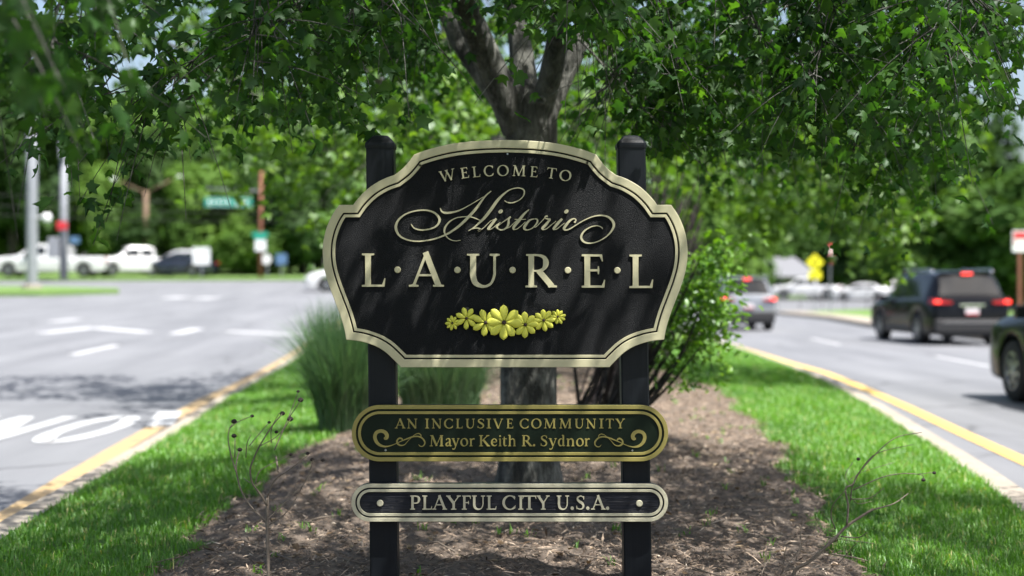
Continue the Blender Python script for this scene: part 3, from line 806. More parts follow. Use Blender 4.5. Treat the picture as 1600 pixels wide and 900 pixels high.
def dot(px, py, r, mat, parent, out, name='dot'):
    c = uv(px, py); r *= K; m = 24
    V = []; F = []
    for rr, o in ((r, -0.001), (r, out * .75), (r * .82, out)):
        V += [(c[0] + rr * math.cos(2 * math.pi * i / m), -o, c[1] + rr * math.sin(2 * math.pi * i / m)) for i in range(m)]
    for j in range(2):
        F += [(j * m + i, j * m + (i + 1) % m, (j + 1) * m + (i + 1) % m, (j + 1) * m + i) for i in range(m)]
    F.append(tuple(2 * m + i for i in range(m)))
    return link(name, pymesh(name, V, F), mat, parent)

def inset(P, d):
    """move a closed outline inwards by d (P clockwise or not; sign found from area)"""
    P = np.asarray(P, float); n = len(P)
    A = 0.5 * np.sum(P[:, 0] * np.roll(P[:, 1], -1) - np.roll(P[:, 0], -1) * P[:, 1])
    E = np.roll(P, -1, 0) - P; E /= np.linalg.norm(E, axis=1)[:, None]
    N = np.stack([-E[:, 1], E[:, 0]], -1) * (1 if A > 0 else -1)
    N0 = np.roll(N, 1, 0)
    M_ = N + N0; den = 1 + np.sum(N * N0, 1)
    Q = P + d * M_ / np.maximum(den, 0.25)[:, None]
    # fold away the loops that form at inner corners
    A0, E1 = P, np.roll(P, -1, 0) - P; LL = np.sum(E1 * E1, 1)
    rel = Q[:, None, :] - A0[None]; tq = np.clip(np.sum(rel * E1[None], 2) / LL[None], 0, 1)
    dist = np.linalg.norm(rel - tq[..., None] * E1[None], axis=2).min(1)
    bad = dist < d * 0.985
    if bad.any() and not bad.all():
        i0 = int(np.where(~bad)[0][0]); idx = [(i0 + k) % n for k in range(n)]; k = 0
        while k < n:
            if bad[idx[k]]:
                e = k
                while e < n and bad[idx[e % n]]: e += 1
                a, a1, b, b1 = Q[idx[k - 1]], Q[idx[k - 2]], Q[idx[e % n]], Q[idx[(e + 1) % n]]
                u, v = a - a1, b - b1; cr = u[0] * v[1] - u[1] * v[0]
                if abs(cr) > 1e-12:
                    w = b - a; X0 = a + u * ((w[0] * v[1] - w[1] * v[0]) / cr)
                else: X0 = (a + b) / 2
                for q in range(k, e): Q[idx[q % n]] = X0
                k = e
            else: k += 1
    return Q

def plate(P, back, front):
    n = len(P)
    V = [(p[0], -back, p[1]) for p in P] + [(p[0], -front, p[1]) for p in P]
    F = [tuple(range(n)), tuple(range(2 * n - 1, n - 1, -1))] + [(i, (i + 1) % n, n + (i + 1) % n, n + i) for i in range(n)]
    return V, F
def ringmesh(A, B, base, out, ch=0.0012):
    """flat raised ring between outline A (outer) and B (inner), edges slightly eased"""
    n = len(A); A2 = A + (B - A) * 0.06; B2 = B + (A - B) * 0.06
    V = [(p[0], -base, p[1]) for p in A] + [(p[0], -(out - ch), p[1]) for p in A] + [(p[0], -out, p[1]) for p in A2] + [(p[0], -out, p[1]) for p in B2] + [(p[0], -(out - ch), p[1]) for p in B] + [(p[0], -base, p[1]) for p in B]
    F = [(k * n + i, k * n + (i + 1) % n, (k + 1) * n + (i + 1) % n, (k + 1) * n + i) for k in range(5) for i in range(n)]
    return V, F

sign = empty('welcome_sign', (0, SD, 0))
tag(sign, 'black and cream welcome sign with three boards on two dark posts', 'sign')

# main board outline, left half traced in photo pixels, mirrored about x = 789.3
CX = 789.3
seg_top = crom([(789.3, 218.6), (755, 219.6), (723, 222.3), (700, 225.8), (676.6, 231.4), (660, 236.5), (647, 241.5)], 4)
seg_scoop = crom([(647, 241.5), (639, 252.5), (629, 263.5), (616, 273.5)], 4)
seg_arc = crom([(616, 273.5), (603, 278), (590, 284.5), (577, 293), (566, 303), (557, 313), (552, 320)], 4)
seg_side = crom([(530, 320), (518, 338), (508.5, 362), (504.3, 388), (506, 416), (513, 443), (523, 470), (532, 494), (538, 515), (541, 531)], 4)
seg_foot = crom([(541, 531), (557, 532.5), (573, 536), (589, 542), (602, 550), (613, 560), (620, 567), (626.5, 574)], 4)
left = np.vstack([seg_top, seg_scoop[1:], seg_arc[1:], seg_side, seg_foot[1:]])
right = left[::-1].copy(); right[:, 0] = 2 * CX - right[:, 0]
OUT = np.vstack([left, right[:-1]])
OUTM = np.array([uv(*p) for p in OUT])
def build_board(name, outline, mats, band, gap, line, thick, label):
    """board > rim, inner_line; its face lies on the plane y = 0 of the sign"""
    fm, bm_, edge = mats
    v, f = plate(outline, -thick, 0.0)
    b = link(name, pymesh(name, v, f), fm, sign); b['label'] = label
    A = outline; B = inset(outline, band * K); C = inset(outline, (band + gap) * K); D = inset(outline, (band + gap + line) * K)
    v, f = ringmesh(inset(outline, 0.0006), B, -0.001, 0.0058); link('rim', pymesh('rim', v, f), bm_, b)
    v, f = ringmesh(C, D, -0.001, 0.0054); link('inner_line', pymesh('inner_line', v, f), bm_, b)
    return b
board1 = build_board('main_board', OUTM, (M['sandblasted_black'], M['cream_paint'], None), 12.6, 2.6, 4.4, 0.036, 'shaped black board with cream rim, raised lettering and yellow flowers')
def capsule(x0, x1, y0, y1, r, sq=1.0):
    P = []
    for cx, cyy, a0 in ((x1 - r, y0 + r, -90), (x1 - r, y1 - r, 0), (x0 + r, y1 - r, 90), (x0 + r, y0 + r, 180)):
        for a in np.radians(np.linspace(a0, a0 + 90, 16)):
            P.append((cx + r * math.cos(a), cyy + r * math.sin(a)))
    Q = [P[0]]
    for p in P[1:]:
        if math.hypot(p[0] - Q[-1][0], p[1] - Q[-1][1]) > 0.4: Q.append(p)
    return np.array([uv(*p) for p in Q])
board2 = build_board('community_board', capsule(549.5, 1044, 632.5, 721, 44), (M['dark_green_paint'], M['olive_gold_paint'], None), 6.6, 3.4, 4.4, 0.026, 'dark green rounded board with olive gold rim and scrolls')
board3 = build_board('playful_board', capsule(549, 1044, 755.5, 815, 29.6), (M['navy_wood_grain'], M['pale_cream_paint'], None), 6.2, 2.6, 4.2, 0.034, 'slim navy rounded board with weathered cream rim')

# posts, mounted behind the boards
for (xt, xb) in ((593.2, 599.5), (987.3, 997.0)):
    yb = 0.098
    kd = (SD + 0.04) / FPX
    def pp(px, py): return ((px - 800) * kd, CAM_H + (450 - py) * kd)
    t = pp(xt, 226); b = pp(xb, 900)
    gx = b[0] + (b[0] - t[0]) * 0.08; gz = float(bed_z(np.array(gx), np.array(SD + yb))) - 0.12
    hw = 21.6 * kd
    mb = MB(); V = []
    ch = 0.006
    prof = [(-hw, -hw + ch), (-hw + ch, -hw), (hw - ch, -hw), (hw, -hw + ch), (hw, hw - ch), (hw - ch, hw), (-hw + ch, hw), (-hw, hw - ch)]
    for (cx, cz) in ((gx, gz), (b[0], b[1]), t):
        V += [(cx + p[0], yb + p[1], cz) for p in prof]
    F = [tuple(range(7, -1, -1)), tuple(range(16, 24))] + [(k * 8 + i, k * 8 + (i + 1) % 8, (k + 1) * 8 + (i + 1) % 8, (k + 1) * 8 + i) for k in range(2) for i in range(8)]
    post = mb.add(V, F).build('post', M['post_paint'], sign)
    cb = MB(); V = []
    cw = hw + 0.0035
    for s, z in ((cw, -0.012), (cw + 0.001, 0.0), (cw, 0.008), (cw * 0.86, 0.019), (cw * 0.62, 0.034), (cw * 0.5, 0.040), (cw * 0.2, 0.043)):
        c2 = s * 0.16
        V += [(t[0] + a, yb + b_, t[1] + z) for a, b_ in ((-s, -s + c2), (-s + c2, -s), (s - c2, -s), (s, -s + c2), (s, s - c2), (s - c2, s), (-s + c2, s), (-s, s - c2))]
    F = [(k * 8 + i, k * 8 + (i + 1) % 8, (k + 1) * 8 + (i + 1) % 8, (k + 1) * 8 + i) for k in range(6) for i in range(8)] + [tuple(48 + i for i in range(8)), tuple(range(7, -1, -1))]
    cb.add(V, F).build('cap', M['post_paint'], post)

# lettering
CR = M['cream_paint']
for ch, x0, x1, yt, yb_ in (('L', 564, 604.4, 396, 448), ('A', 639.5, 693.4, 395, 448), ('U', 728, 783.6, 396.6, 448.6), ('R', 819.3, 870.2, 397, 449), ('E', 906, 946.4, 397.4, 449.4), ('L', 981.6, 1022.5, 397.8, 450)):
    letter(ch, x0, x1, yt, yb_, CR, board1, out=0.0065)
for px, py in ((621.4, 421.6), (714.8, 421.8), (800.8, 422), (887.2, 422.4), (964.4, 422.6)):
    dot(px, py, 5.1, CR, board1, 0.008)
for ch, cx, cyy, w, rot in (('W', 699.2, 273.9, 25, -12), ('E', 725.9, 270.3, 13.4, -8.5), ('L', 744.2, 268.5, 13, -6), ('C', 763.6, 267.2, 15.6, -3), ('O', 785.8, 266.6, 18.4, 0), ('M', 811, 267, 20.8, 2), ('E', 834.2, 268.5, 12.6, 4.5), ('T', 861.8, 270.8, 15.6, 8), ('O', 883.4, 274.4, 18.6, 10)):
    letter(ch, cx - w / 2, cx + w / 2, cyy - 8.3, cyy + 8.3, CR, board1, rot=R(rot), out=0.0075, bold=0.92)
OG = M['olive_gold_paint']
for ch, x0, x1 in (('A', 617, 633.5), ('N', 636, 652.3), ('I', 664.2, 670.6), ('N', 674.6, 690.2), ('C', 693.8, 708.2), ('L', 712, 723.4), ('U', 727, 742.8), ('S', 745.3, 757.4), ('I', 760.2, 767.4), ('V', 770.4, 786.4), ('E', 790.8, 802.2),
                   ('C', 812, 826.4), ('O', 830, 846), ('M', 849.8, 868.8), ('M', 873.8, 893.2), ('U', 897.4, 913), ('N', 915.8, 931.4), ('I', 936, 943.2), ('T', 946.2, 959.2), ('Y', 961.6, 976.4)):
    letter(ch, x0, x1, 654.2, 669.2, OG, board2, out=0.003, bold=1.0)
for ch, x0, x1 in (('M', 671.2, 693.4), ('a', 695.4, 706.4), ('y', 705.8, 718), ('o', 719.2, 731.6), ('r', 732.8, 742.2), ('K', 748, 765.4), ('e', 766.6, 777.4), ('i', 778.8, 784), ('t', 784.4, 793), ('h', 793.6, 807),
                   ('R', 814.8, 832), ('.', 832.4, 836.4), ('S', 844, 855.8), ('y', 857.4, 870.2), ('d', 871, 883.6), ('n', 884.6, 898.6), ('o', 900, 912.2), ('r', 913, 922)):
    letter(ch, x0, x1, 680, 697.2, OG, board2, out=0.003, bold=1.02)
PC = M['pale_cream_paint']
for ch, x0, x1 in (('P', 640, 657.6), ('L', 659.2, 676), ('A', 675.6, 698.4), ('Y', 697.4, 720), ('F', 721, 736), ('U', 736.4, 759.2), ('L', 759.6, 776.6), ('C', 785, 806), ('I', 809.4, 818), ('T', 815.8, 838.4), ('Y', 838.4, 858.8),
                   ('U', 869, 890.4), ('.', 891, 897), ('S', 899.4, 914), ('.', 915.6, 921.2), ('A', 923.6, 946), ('.', 946.4, 952.2)):
    letter(ch, x0, x1, 774.2, 796, PC, board3, out=0.0065, bold=0.98)
dot(594, 786, 5.2, PC, board3, 0.006); dot(999, 786.4, 5.2, PC, board3, 0.006)

# the script word, traced stroke by stroke; each letter one mesh
def zpts(z, ox, oy, sc=9.0): return [(ox + p[0] / sc, oy + p[1] / sc) for p in z]
def script(name, strokes, mat, parent, out, sc, blobs=()):
    V = []; F = []
    for k, (o, z, w) in enumerate(strokes):
        P = zpts(z, o[0], o[1], sc)
        w = np.interp(np.linspace(0, 1, len(P)), np.linspace(0, 1, len(w)), w)
        Q = crom(np.array([(*uv(*p), q / sc * K) for p, q in zip(P, w)]), 7)
        v, f = ribbon_geo(Q[:, :2], np.maximum(Q[:, 2], 0.5 * K), out + 0.00018 * k, -0.001)
        n0 = len(V); V += v; F += [tuple(i + n0 for i in q) for q in f]
    for (o, c, rx, ry, rot) in blobs:
        c = uv(o[0] + c[0] / sc, o[1] + c[1] / sc); n0 = len(V); m = 20
        for i in range(m):
            a = 2 * math.pi * i / m; dx, dy = rx / sc * K * math.cos(a), ry / sc * K * math.sin(a)
            p = (c[0] + dx * math.cos(rot) - dy * math.sin(rot), c[1] + dx * math.sin(rot) + dy * math.cos(rot))
            V += [(p[0], 0.001, p[1]), (p[0], -out - 0.002, p[1])]
        F += [tuple(n0 + 2 * i + 1 for i in range(m))] + [(n0 + 2 * i, n0 + 2 * ((i + 1) % m), n0 + 2 * ((i + 1) % m) + 1, n0 + 2 * i + 1) for i in range(m)]
    return link(name, pymesh(name, V, F), mat, parent)
Z1, Z2, Z3 = (610, 285), (730, 285), (820, 305)
script('script_letter', [
    (Z1, [(1418, 122), (1330, 200), (1200, 375), (1090, 495), (980, 602), (860, 690), (760, 745), (600, 800), (400, 828), (240, 808), (125, 745), (78, 640), (110, 535), (210, 450), (350, 402), (500, 392), (620, 428), (690, 510), (670, 590), (590, 645), (450, 670), (340, 645), (292, 588)],
     [12, 20, 36, 38, 34, 28, 24, 20, 18, 20, 28, 36, 28, 20, 18, 20, 26, 34, 28, 20, 20, 18, 10]),
    (Z1, [(700, 362), (728, 412), (800, 430), (950, 402), (1100, 328), (1310, 203)], [12, 22, 30, 20, 12, 9]),
    (Z1, [(988, 815), (900, 822), (820, 790), (765, 720), (768, 640), (830, 555), (930, 500), (1050, 483), (1150, 490), (1262, 535)], [7, 10, 13, 20, 28, 18, 13, 13, 16, 10]),
    (Z2, [(525, 258), (570, 282), (640, 286), (730, 250), (790, 190), (802, 120), (760, 86), (690, 80), (600, 105), (520, 160), (430, 250), (330, 390), (250, 490), (180, 560), (100, 630), (18, 682)], [11, 16, 15, 13, 17, 21, 15, 13, 15, 24, 38, 42, 38, 30, 16, 9]),
    (Z2, [(70, 655), (130, 642), (190, 660), (150, 690), (230, 640), (330, 540)], [8, 15, 24, 20, 10, 9])], CR, board1, 0.006, 9.0)
script('script_letter', [(Z2, [(250, 620), (330, 545), (400, 515)], [9, 9, 10]), (Z2, [(412, 510), (360, 570), (305, 640), (290, 664)], [30, 38, 36, 26]), (Z2, [(288, 664), (340, 655), (400, 610), (470, 560)], [14, 12, 10, 9])], CR, board1, 0.006, 9.0, [(Z2, (470, 410), 34, 25, 0.7)])
script('script_letter', [(Z2, [(400, 640), (500, 560), (612, 484)], [9, 11, 24]), (Z2, [(612, 484), (585, 520), (580, 575), (560, 630), (500, 668), (440, 655), (415, 610), (455, 582)], [16, 24, 32, 28, 18, 20, 30, 12]), (Z2, [(545, 652), (600, 625), (670, 560), (735, 505)], [12, 10, 9, 9])], CR, board1, 0.006, 9.0)
script('script_letter', [(Z2, [(868, 384), (800, 445), (740, 520), (660, 620), (648, 662)], [14, 30, 40, 38, 26]), (Z2, [(668, 520), (750, 522), (826, 518)], [8, 11, 8]), (Z2, [(646, 664), (700, 655), (760, 610), (820, 555)], [16, 12, 10, 9])], CR, board1, 0.006, 9.0)
script('script_letter', [(Z2, [(950, 512), (880, 532), (820, 600), (802, 648), (845, 670), (920, 640), (980, 570), (985, 522), (945, 512)], [10, 24, 38, 34, 17, 13, 24, 20, 10]), (Z2, [(935, 628), (970, 622), (1030, 565), (1100, 490)], [12, 12, 10, 10])], CR, board1, 0.006, 9.0)
script('script_letter', [(Z2, [(1085, 505), (1100, 480), (1132, 474)], [12, 18, 24]), (Z2, [(1085, 500), (1130, 515), (1165, 522), (1140, 560)], [12, 18, 24, 20]), (Z2, [(1150, 540), (1110, 590), (1062, 640), (1055, 662)], [28, 38, 36, 26]), (Z2, [(1053, 664), (1110, 655), (1180, 600), (1250, 545)], [15, 12, 10, 9])], CR, board1, 0.006, 9.0)
script('script_letter', [(Z2, [(1335, 512), (1280, 570), (1222, 640), (1207, 662)], [30, 38, 36, 26]), (Z2, [(1206, 664), (1260, 655), (1330, 600), (1370, 570)], [15, 12, 10, 9])], CR, board1, 0.006, 9.0, [(Z2, (1393, 410), 34, 25, 0.7)])
script('script_letter', [(Z3, [(697, 388), (718, 350), (690, 330), (630, 362), (565, 440), (552, 475), (585, 490), (640, 470), (720, 420), (830, 355), (960, 300), (1080, 285), (1180, 312), (1245, 385), (1238, 470), (1160, 570), (1040, 645), (920, 675), (830, 655), (792, 590), (830, 510), (920, 450), (1010, 430), (1075, 450), (1094, 476)],
     [26, 18, 16, 30, 38, 34, 20, 16, 14, 14, 16, 20, 28, 36, 30, 18, 14, 18, 26, 30, 22, 15, 13, 13, 9])], CR, board1, 0.006, 9.0)
# scroll ornaments either side of the second line, mirrored
Z4 = (570, 640)
left_s = [[(335, 505), (375, 500), (388, 450), (350, 395), (280, 375), (205, 405), (178, 480), (205, 565), (270, 625), (360, 648), (450, 635), (540, 600), (650, 550), (760, 505), (850, 475), (930, 470), (1000, 495), (1050, 555), (1050, 610), (1010, 645), (970, 640), (945, 612)],
          [(670, 545), (650, 512), (610, 502), (570, 540), (575, 595), (630, 628), (700, 615), (760, 550), (820, 490), (880, 440), (940, 420), (985, 445), (990, 490)]]
left_w = [[30, 62, 66, 62, 58, 60, 60, 56, 44, 26, 14, 11, 16, 22, 24, 24, 24, 26, 22, 16, 12, 6], [14, 26, 26, 28, 30, 22, 14, 9, 8, 10, 16, 14, 8]]
for mir in (False, True):
    ss = []
    for z, w in zip(left_s, left_w):
        if mir: z = [((1593.2 - (Z4[0] + p[0] / 11.25)) * 11.25 - Z4[0] * 11.25, p[1] + 8) for p in z]
        ss.append((Z4, z, w))
    script('scroll', ss, OG, board2, 0.003, 11.25)

# flowers on the main board: each flower > petals, eye
FL = [((195, 325), 86, 9, 0.2), ((1393, 254), 92, 9, 0.1), ((357, 272), 128, 7, 0.35), ((1232, 294), 132, 8, 0.1), ((573, 320), 158, 7, 0.28), ((1023, 343), 156, 8, 0.0), ((782, 318), 204, 8, -0.06)]
for fi, ((zx, zy), r, npet, a0) in enumerate(FL):
    c = uv(680 + zx / 7.273, 460 + zy / 7.273); rr = r / 7.273 * K
    lift = 0.002 + 0.0045 * (fi // 2)
    fe = empty('flower', (c[0], -lift, c[1]), 0, sign)
    for k in range(npet):
        a = math.pi / 2 + a0 + 2 * math.pi * k / npet + random.uniform(-0.09, 0.09)
        ln = rr * random.uniform(0.92, 1.03); wid = min(rr * 2.0 * math.pi / npet * 0.31, rr * 0.235)
        V = []; F = []; nu, nv = 9, 7
        tw = random.uniform(-0.25, 0.25)
        for i in range(nu):
            u = i / (nu - 1); s = rr * 0.08 + (ln - rr * 0.08) * u
            hw = wid * (math.sin(math.pi * min(1.0, u * 0.93 + 0.05) ** 1.55) ** 0.62) if u < 1 else 0.0006
            hw = max(hw, 0.0008)
            for j in range(nv):
                v = -1 + 2 * j / (nv - 1)
                hgt = 0.003 + 0.0055 * (1 - v * v) * math.sin(math.pi * (0.12 + 0.82 * u)) ** 0.7 + tw * 0.006 * v * u
                x = s * math.cos(a) - hw * v * math.sin(a); z = s * math.sin(a) + hw * v * math.cos(a)
                V.append((x, -hgt - 0.0006 * (k % 3), z))
        for i in range(nu - 1):
            for j in range(nv - 1):
                F.append((i * nv + j, (i + 1) * nv + j, (i + 1) * nv + j + 1, i * nv + j + 1))
        rim = [j for j in range(nv)] + [i * nv + nv - 1 for i in range(1, nu)] + [(nu - 1) * nv + j for j in range(nv - 2, -1, -1)] + [i * nv for i in range(nu - 2, 0, -1)]
        n0 = len(V); V += [(V[q][0], 0.0, V[q][2]) for q in rim]
        F += [(rim[q], rim[(q + 1) % len(rim)], n0 + (q + 1) % len(rim), n0 + q) for q in range(len(rim))]
        link('petal', pymesh('petal', V, F, True), M['yellow_petal'], fe)
    mb = MB(); er = rr * 0.125
    mb.lathe([(er, 0.0), (er, -0.013), (er * 0.8, -0.0155), (er * 0.4, -0.017), (0.0001, -0.0173)], 16, 'Y')
    mb.build('flower_eye', M['flower_eye'], fe, True)
# two dark knobs and the small fixings
for px, py, r in ((730, 483, 3.6), (840, 492, 3.6)):
    dot(px, py, r, M['smooth_black'], board1, 0.009, 'fixing')
for px, py, r, b in ((793, 240.5, 1.6, board1), (602.5, 703.5, 1.7, board2), (988, 704, 1.5, board2)):
    dot(px, py, r, M['screw_steel'], b, 0.003, 'screw')
# ------------------------------------------------------------------ foliage tools
_half = [(0.0, 0.0), (0.20, -0.07), (0.46, 0.08), (0.33, 0.27), (0.62, 0.60), (0.30, 0.54), (0.17, 0.74), (0.0, 1.0)]
def maple_proto():
    V = [(0, 0, 0), (0, 0.33, 0.02), (0, 0.66, 0.02), (0, 1.0, -0.08)]
    F = []
    for s in (1, -1):
        i0 = len(V)
        V += [(s * x, y, -0.16 * x - (0.10 if y > 0.5 and x > .4 else 0) + 0.03) for x, y in _half[1:-1]]
        a, b, c, d, e, f = range(i0, i0 + 6)
        T = [(0, a, 1), (a, b, 1), (b, c, 1), (c, 2, 1), (c, d, 2), (d, e, 2), (e, f, 2), (f, 3, 2)]
        F += T if s > 0 else [t[::-1] for t in T]
    return np.array(V), np.array(F)
def small_proto():
    V = np.array([(0, 0, 0), (0.30, 0.32, -0.04), (-0.30, 0.32, -0.04), (0.22, 0.68, -0.05), (-0.22, 0.68, -0.05), (0, 1.0, -0.1), (0, 0.4, 0.02)])
    return V, np.array([(0, 1, 6), (1, 3, 6), (3, 5, 6), (5, 4, 6), (4, 2, 6), (2, 0, 6)])
MAPLE, SMALL = maple_proto(), small_proto()
MAPLE_LO = (np.array([(0, 0, 0), (0.45, 0.08, -0.07), (0.6, 0.6, -0.18), (0.0, 1.0, -0.08), (-0.6, 0.6, -0.18), (-0.45, 0.08, -0.07), (0.24, 0.55, -0.02), (-0.24, 0.55, -0.02)]),
            np.array([(0, 1, 6), (1, 2, 6), (6, 3, 7), (0, 6, 7), (0, 7, 5), (5, 7, 4)]))
def leaf_frames(n, droop=0.5, spread=1.0):
    """random leaf bases: y axis along the leaf (drooping), z axis its face (mostly up)"""
    a = RNG.random(n) * 2 * np.pi
    dz = -np.clip(RNG.normal(droop, 0.35, n), -0.6, 1.6)
    y = np.stack([np.cos(a), np.sin(a), dz], -1); y /= np.linalg.norm(y, axis=1)[:, None]
    z = np.stack([RNG.normal(0, 0.45 * spread, n), RNG.normal(0, 0.45 * spread, n), np.ones(n)], -1)
    x = np.cross(y, z); x /= np.linalg.norm(x, axis=1)[:, None]
    z = np.cross(x, y)
    return np.stack([x, y, z], -1)          # columns
def leaves_mesh(name, P, Rm, S, proto, tone, curl=1.0):
    V0, F0 = proto; n_ = len(P)
    L = np.repeat(V0[None].astype(float), n_, 0)
    L[:, :, 0] *= RNG.uniform(0.75, 1.1, n_)[:, None]
    L[:, :, 2] += curl * (RNG.normal(-0.15, 0.35, n_)[:, None] * np.abs(L[:, :, 0]) + RNG.normal(-0.12, 0.2, n_)[:, None] * L[:, :, 1] ** 2 + RNG.normal(0, 0.15, n_)[:, None] * L[:, :, 0])
    V = np.einsum('nij,nkj->nki', Rm, L) * S[:, None, None] + P[:, None, :]
    F = F0[None] + (np.arange(len(P)) * len(V0))[:, None, None]
    return tri_mesh(name, V, F, attr=np.repeat(tone, len(V0)))

def noisy_tube(mb, pts, rad, n=14, amp=0.04, flare=0.0, seed=0):
    """trunk or limb with an uneven, slightly fluted section"""
    rg = random.Random(seed)
    C = crom(np.array([(*p, r) for p, r in zip(pts, rad)]), 6)
    ph = [rg.random() * 6.28 for _ in range(4)]
    V = []; F = []; up = None
    for i, q in enumerate(C):
        p = Vector(q[:3]); t = Vector(C[min(i + 1, len(C) - 1)][:3]) - Vector(C[max(i - 1, 0)][:3]); t.normalize()
        if up is None: up = Vector((1, 0, 0)) if abs(t.x) < .8 else Vector((0, 1, 0))
        up = (up - t * up.dot(t)).normalized(); sd = t.cross(up)
        for k in range(n):
            a = 2 * math.pi * k / n
            r = q[3] * (1 + amp * (math.sin(3 * a + ph[0] + i * .18) + .6 * math.sin(5 * a + ph[1] - i * .25) + .5 * math.sin(2 * a + ph[2] + i * .4)))
            if flare and i < 8: r *= 1 + flare * (1 - i / 8) ** 2 * (1 + .5 * math.sin(4 * a + ph[3]))
            V.append(p + (up * math.cos(a) + sd * math.sin(a)) * r)
    m = len(C)
    for i in range(m - 1):
        for k in range(n): F.append((i * n + k, i * n + (k + 1) % n, (i + 1) * n + (k + 1) % n, (i + 1) * n + k))
    F.append(tuple((m - 1) * n + k for k in range(n)))
    mb.add(V, F)
    return C

class Skeleton:
    def __init__(s): s.p = []; s.r = []
    def add(s, C):
        for q in C: s.p.append(np.array(q[:3])); s.r.append(q[3])
    def grow(s, targets, mb, sag=0.10, rmin=0.004, n=5, k0=0.55):
        """branches from the nearest standing wood to every target point, near ones first"""
        c = s.p[0]
        order = sorted(range(len(targets)), key=lambda i: np.linalg.norm(targets[i] - c))
        dirs = []
        for i in order:
            t = targets[i]; A = np.array(s.p); rr = np.array(s.r)
            d = np.linalg.norm(A - t, axis=1) - 2.0 * rr + np.where(A[:, 2] > t[2] + 0.25, 0.0, 0.25)
            j = int(np.argmin(d)); a = A[j]; L = np.linalg.norm(t - a)
            r0 = min(rr[j] * k0, 0.006 + 0.012 * L); r0 = max(r0, rmin)
            m = 3 + int(L / 0.35); C = []
            for q in np.linspace(0, 1, m):
                w = a + (t - a) * q + np.array([0, 0, sag * L * math.sin(math.pi * q)]) + RNG.normal(0, 0.03 * L * math.sin(math.pi * q) + 1e-6, 3)
                C.append((*w, r0 + (rmin - r0) * q))
            mb.tube([q[:3] for q in C], [q[3] for q in C], n, False)
            s.add(C[1:]); dirs.append((i, C[-1][:3], np.array(C[-1][:3]) - np.array(C[-2][:3])))
        return dirs
def twig_leaves(ends, mb, ntw, nlf, lo, hi, step, down=0.35, twigr=0.0022):
    """leafy twigs about each branch end: returns leaf positions"""
    P = []
    for (_, e, d) in ends:
        e = np.array(e); d = d / (np.linalg.norm(d) + 1e-9)
        for _k in range(ntw):
            v = d * 0.6 + RNG.normal(0, 0.7, 3); v[2] -= down; v /= np.linalg.norm(v)
            L = RNG.uniform(lo, hi); o = e - d * RNG.uniform(0, 0.25)
            m = 5; C = [o + v * L * t + np.array([0, 0, -0.25 * L * t * t]) for t in np.linspace(0, 1, m)]
            if mb is not None: mb.tube(C, [twigr * (1.6 - t) for t in np.linspace(0, 1, m)], 3, False)
            for t in np.linspace(0.25, 1, nlf):
                P.append(o + v * L * t + np.array([0, 0, -0.25 * L * t * t]) + RNG.normal(0, step, 3) - np.array([0, 0, step * 0.4]))
    return np.array(P)

# ------------------------------------------------------------------ the maple behind the sign
T1 = at(829, 450, 8.05); TX, TY = float(T1[0]), 8.05
tz = float(bed_z(np.array(TX), np.array(TY)))
maple = empty('maple_tree', (TX, TY, tz))
tag(maple, 'large shady maple tree rising directly behind the welcome sign', 'tree')
def loc(px, py, d):
    p = at(px, py, d); return (p[0] - TX, p[1] - TY, p[2] - tz)
mb = MB()
trunk_c = noisy_tube(mb, [(-0.02, 0, -0.15), (-0.015, 0, 0.25), loc(826, 600, 8.05), loc(829, 450, 8.05), loc(829, 300, 8.05), loc(829, 215, 8.05), loc(826, 160, 8.05), loc(820, 120, 8.07)],
                     [0.18, 0.165, 0.158, 0.150, 0.146, 0.145, 0.138, 0.05], 22, 0.035, 0.3, 3)
mb.build('trunk', M['bark'], maple, True)
mb = MB(); mb.lathe([(0.028, 0.0), (0.024, -0.012), (0.012, -0.016), (0.010, -0.004), (0.001, 0.0)], 12, 'Y', tuple(np.array(loc(844, 163, 8.05)) + np.array([0, -0.163, 0])))
mb.build('knot', M['bark'], maple, True)
sk = Skeleton(); sk.add(trunk_c[-3:])
LIMBS = [([loc(806, 205, 8.02), loc(786, 150, 7.95), loc(757, 85, 7.85), loc(735, 30, 7.7), loc(716, -30, 7.5), loc(660, -200, 7.0), loc(560, -420, 6.2), loc(430, -700, 5.3)], [0.075, 0.085, 0.08, 0.074, 0.068, 0.06, 0.05, 0.025]),
         ([loc(800, 185, 8.15), loc(762, 130, 8.25), loc(718, 65, 8.35), loc(690, 10, 8.4), loc(600, -120, 8.4), loc(440, -300, 8.0), loc(250, -420, 7.6)], [0.06, 0.062, 0.056, 0.05, 0.044, 0.036, 0.018]),
         ([loc(818, 160, 8.1), loc(815, 90, 8.12), loc(806, 30, 8.15), loc(800, -40, 8.1), loc(800, -260, 7.8), loc(840, -560, 7.2), loc(820, -900, 6.6)], [0.095, 0.07, 0.06, 0.057, 0.052, 0.045, 0.02]),
         ([loc(846, 180, 8.0), loc(862, 110, 7.9), loc(872, 50, 7.8), loc(884, -20, 7.6), loc(960, -200, 6.9), loc(1080, -420, 6.0), loc(1200, -640, 5.0)], [0.065, 0.064, 0.058, 0.053, 0.047, 0.038, 0.018]),
         ([loc(852, 185, 8.08), loc(880, 120, 8.15), loc(908, 55, 8.2), loc(922, 0, 8.25), loc(960, -110, 8.2), loc(1120, -300, 7.8), loc(1400, -460, 7.4)], [0.062, 0.064, 0.058, 0.05, 0.045, 0.036, 0.016])]
for i, (pts, rad) in enumerate(LIMBS):
    mb = MB(); C = noisy_tube(mb, pts, rad, 14, 0.035, 0, 20 + i); sk.add(C)
    mb.build('limb', M['bark'], maple, True)
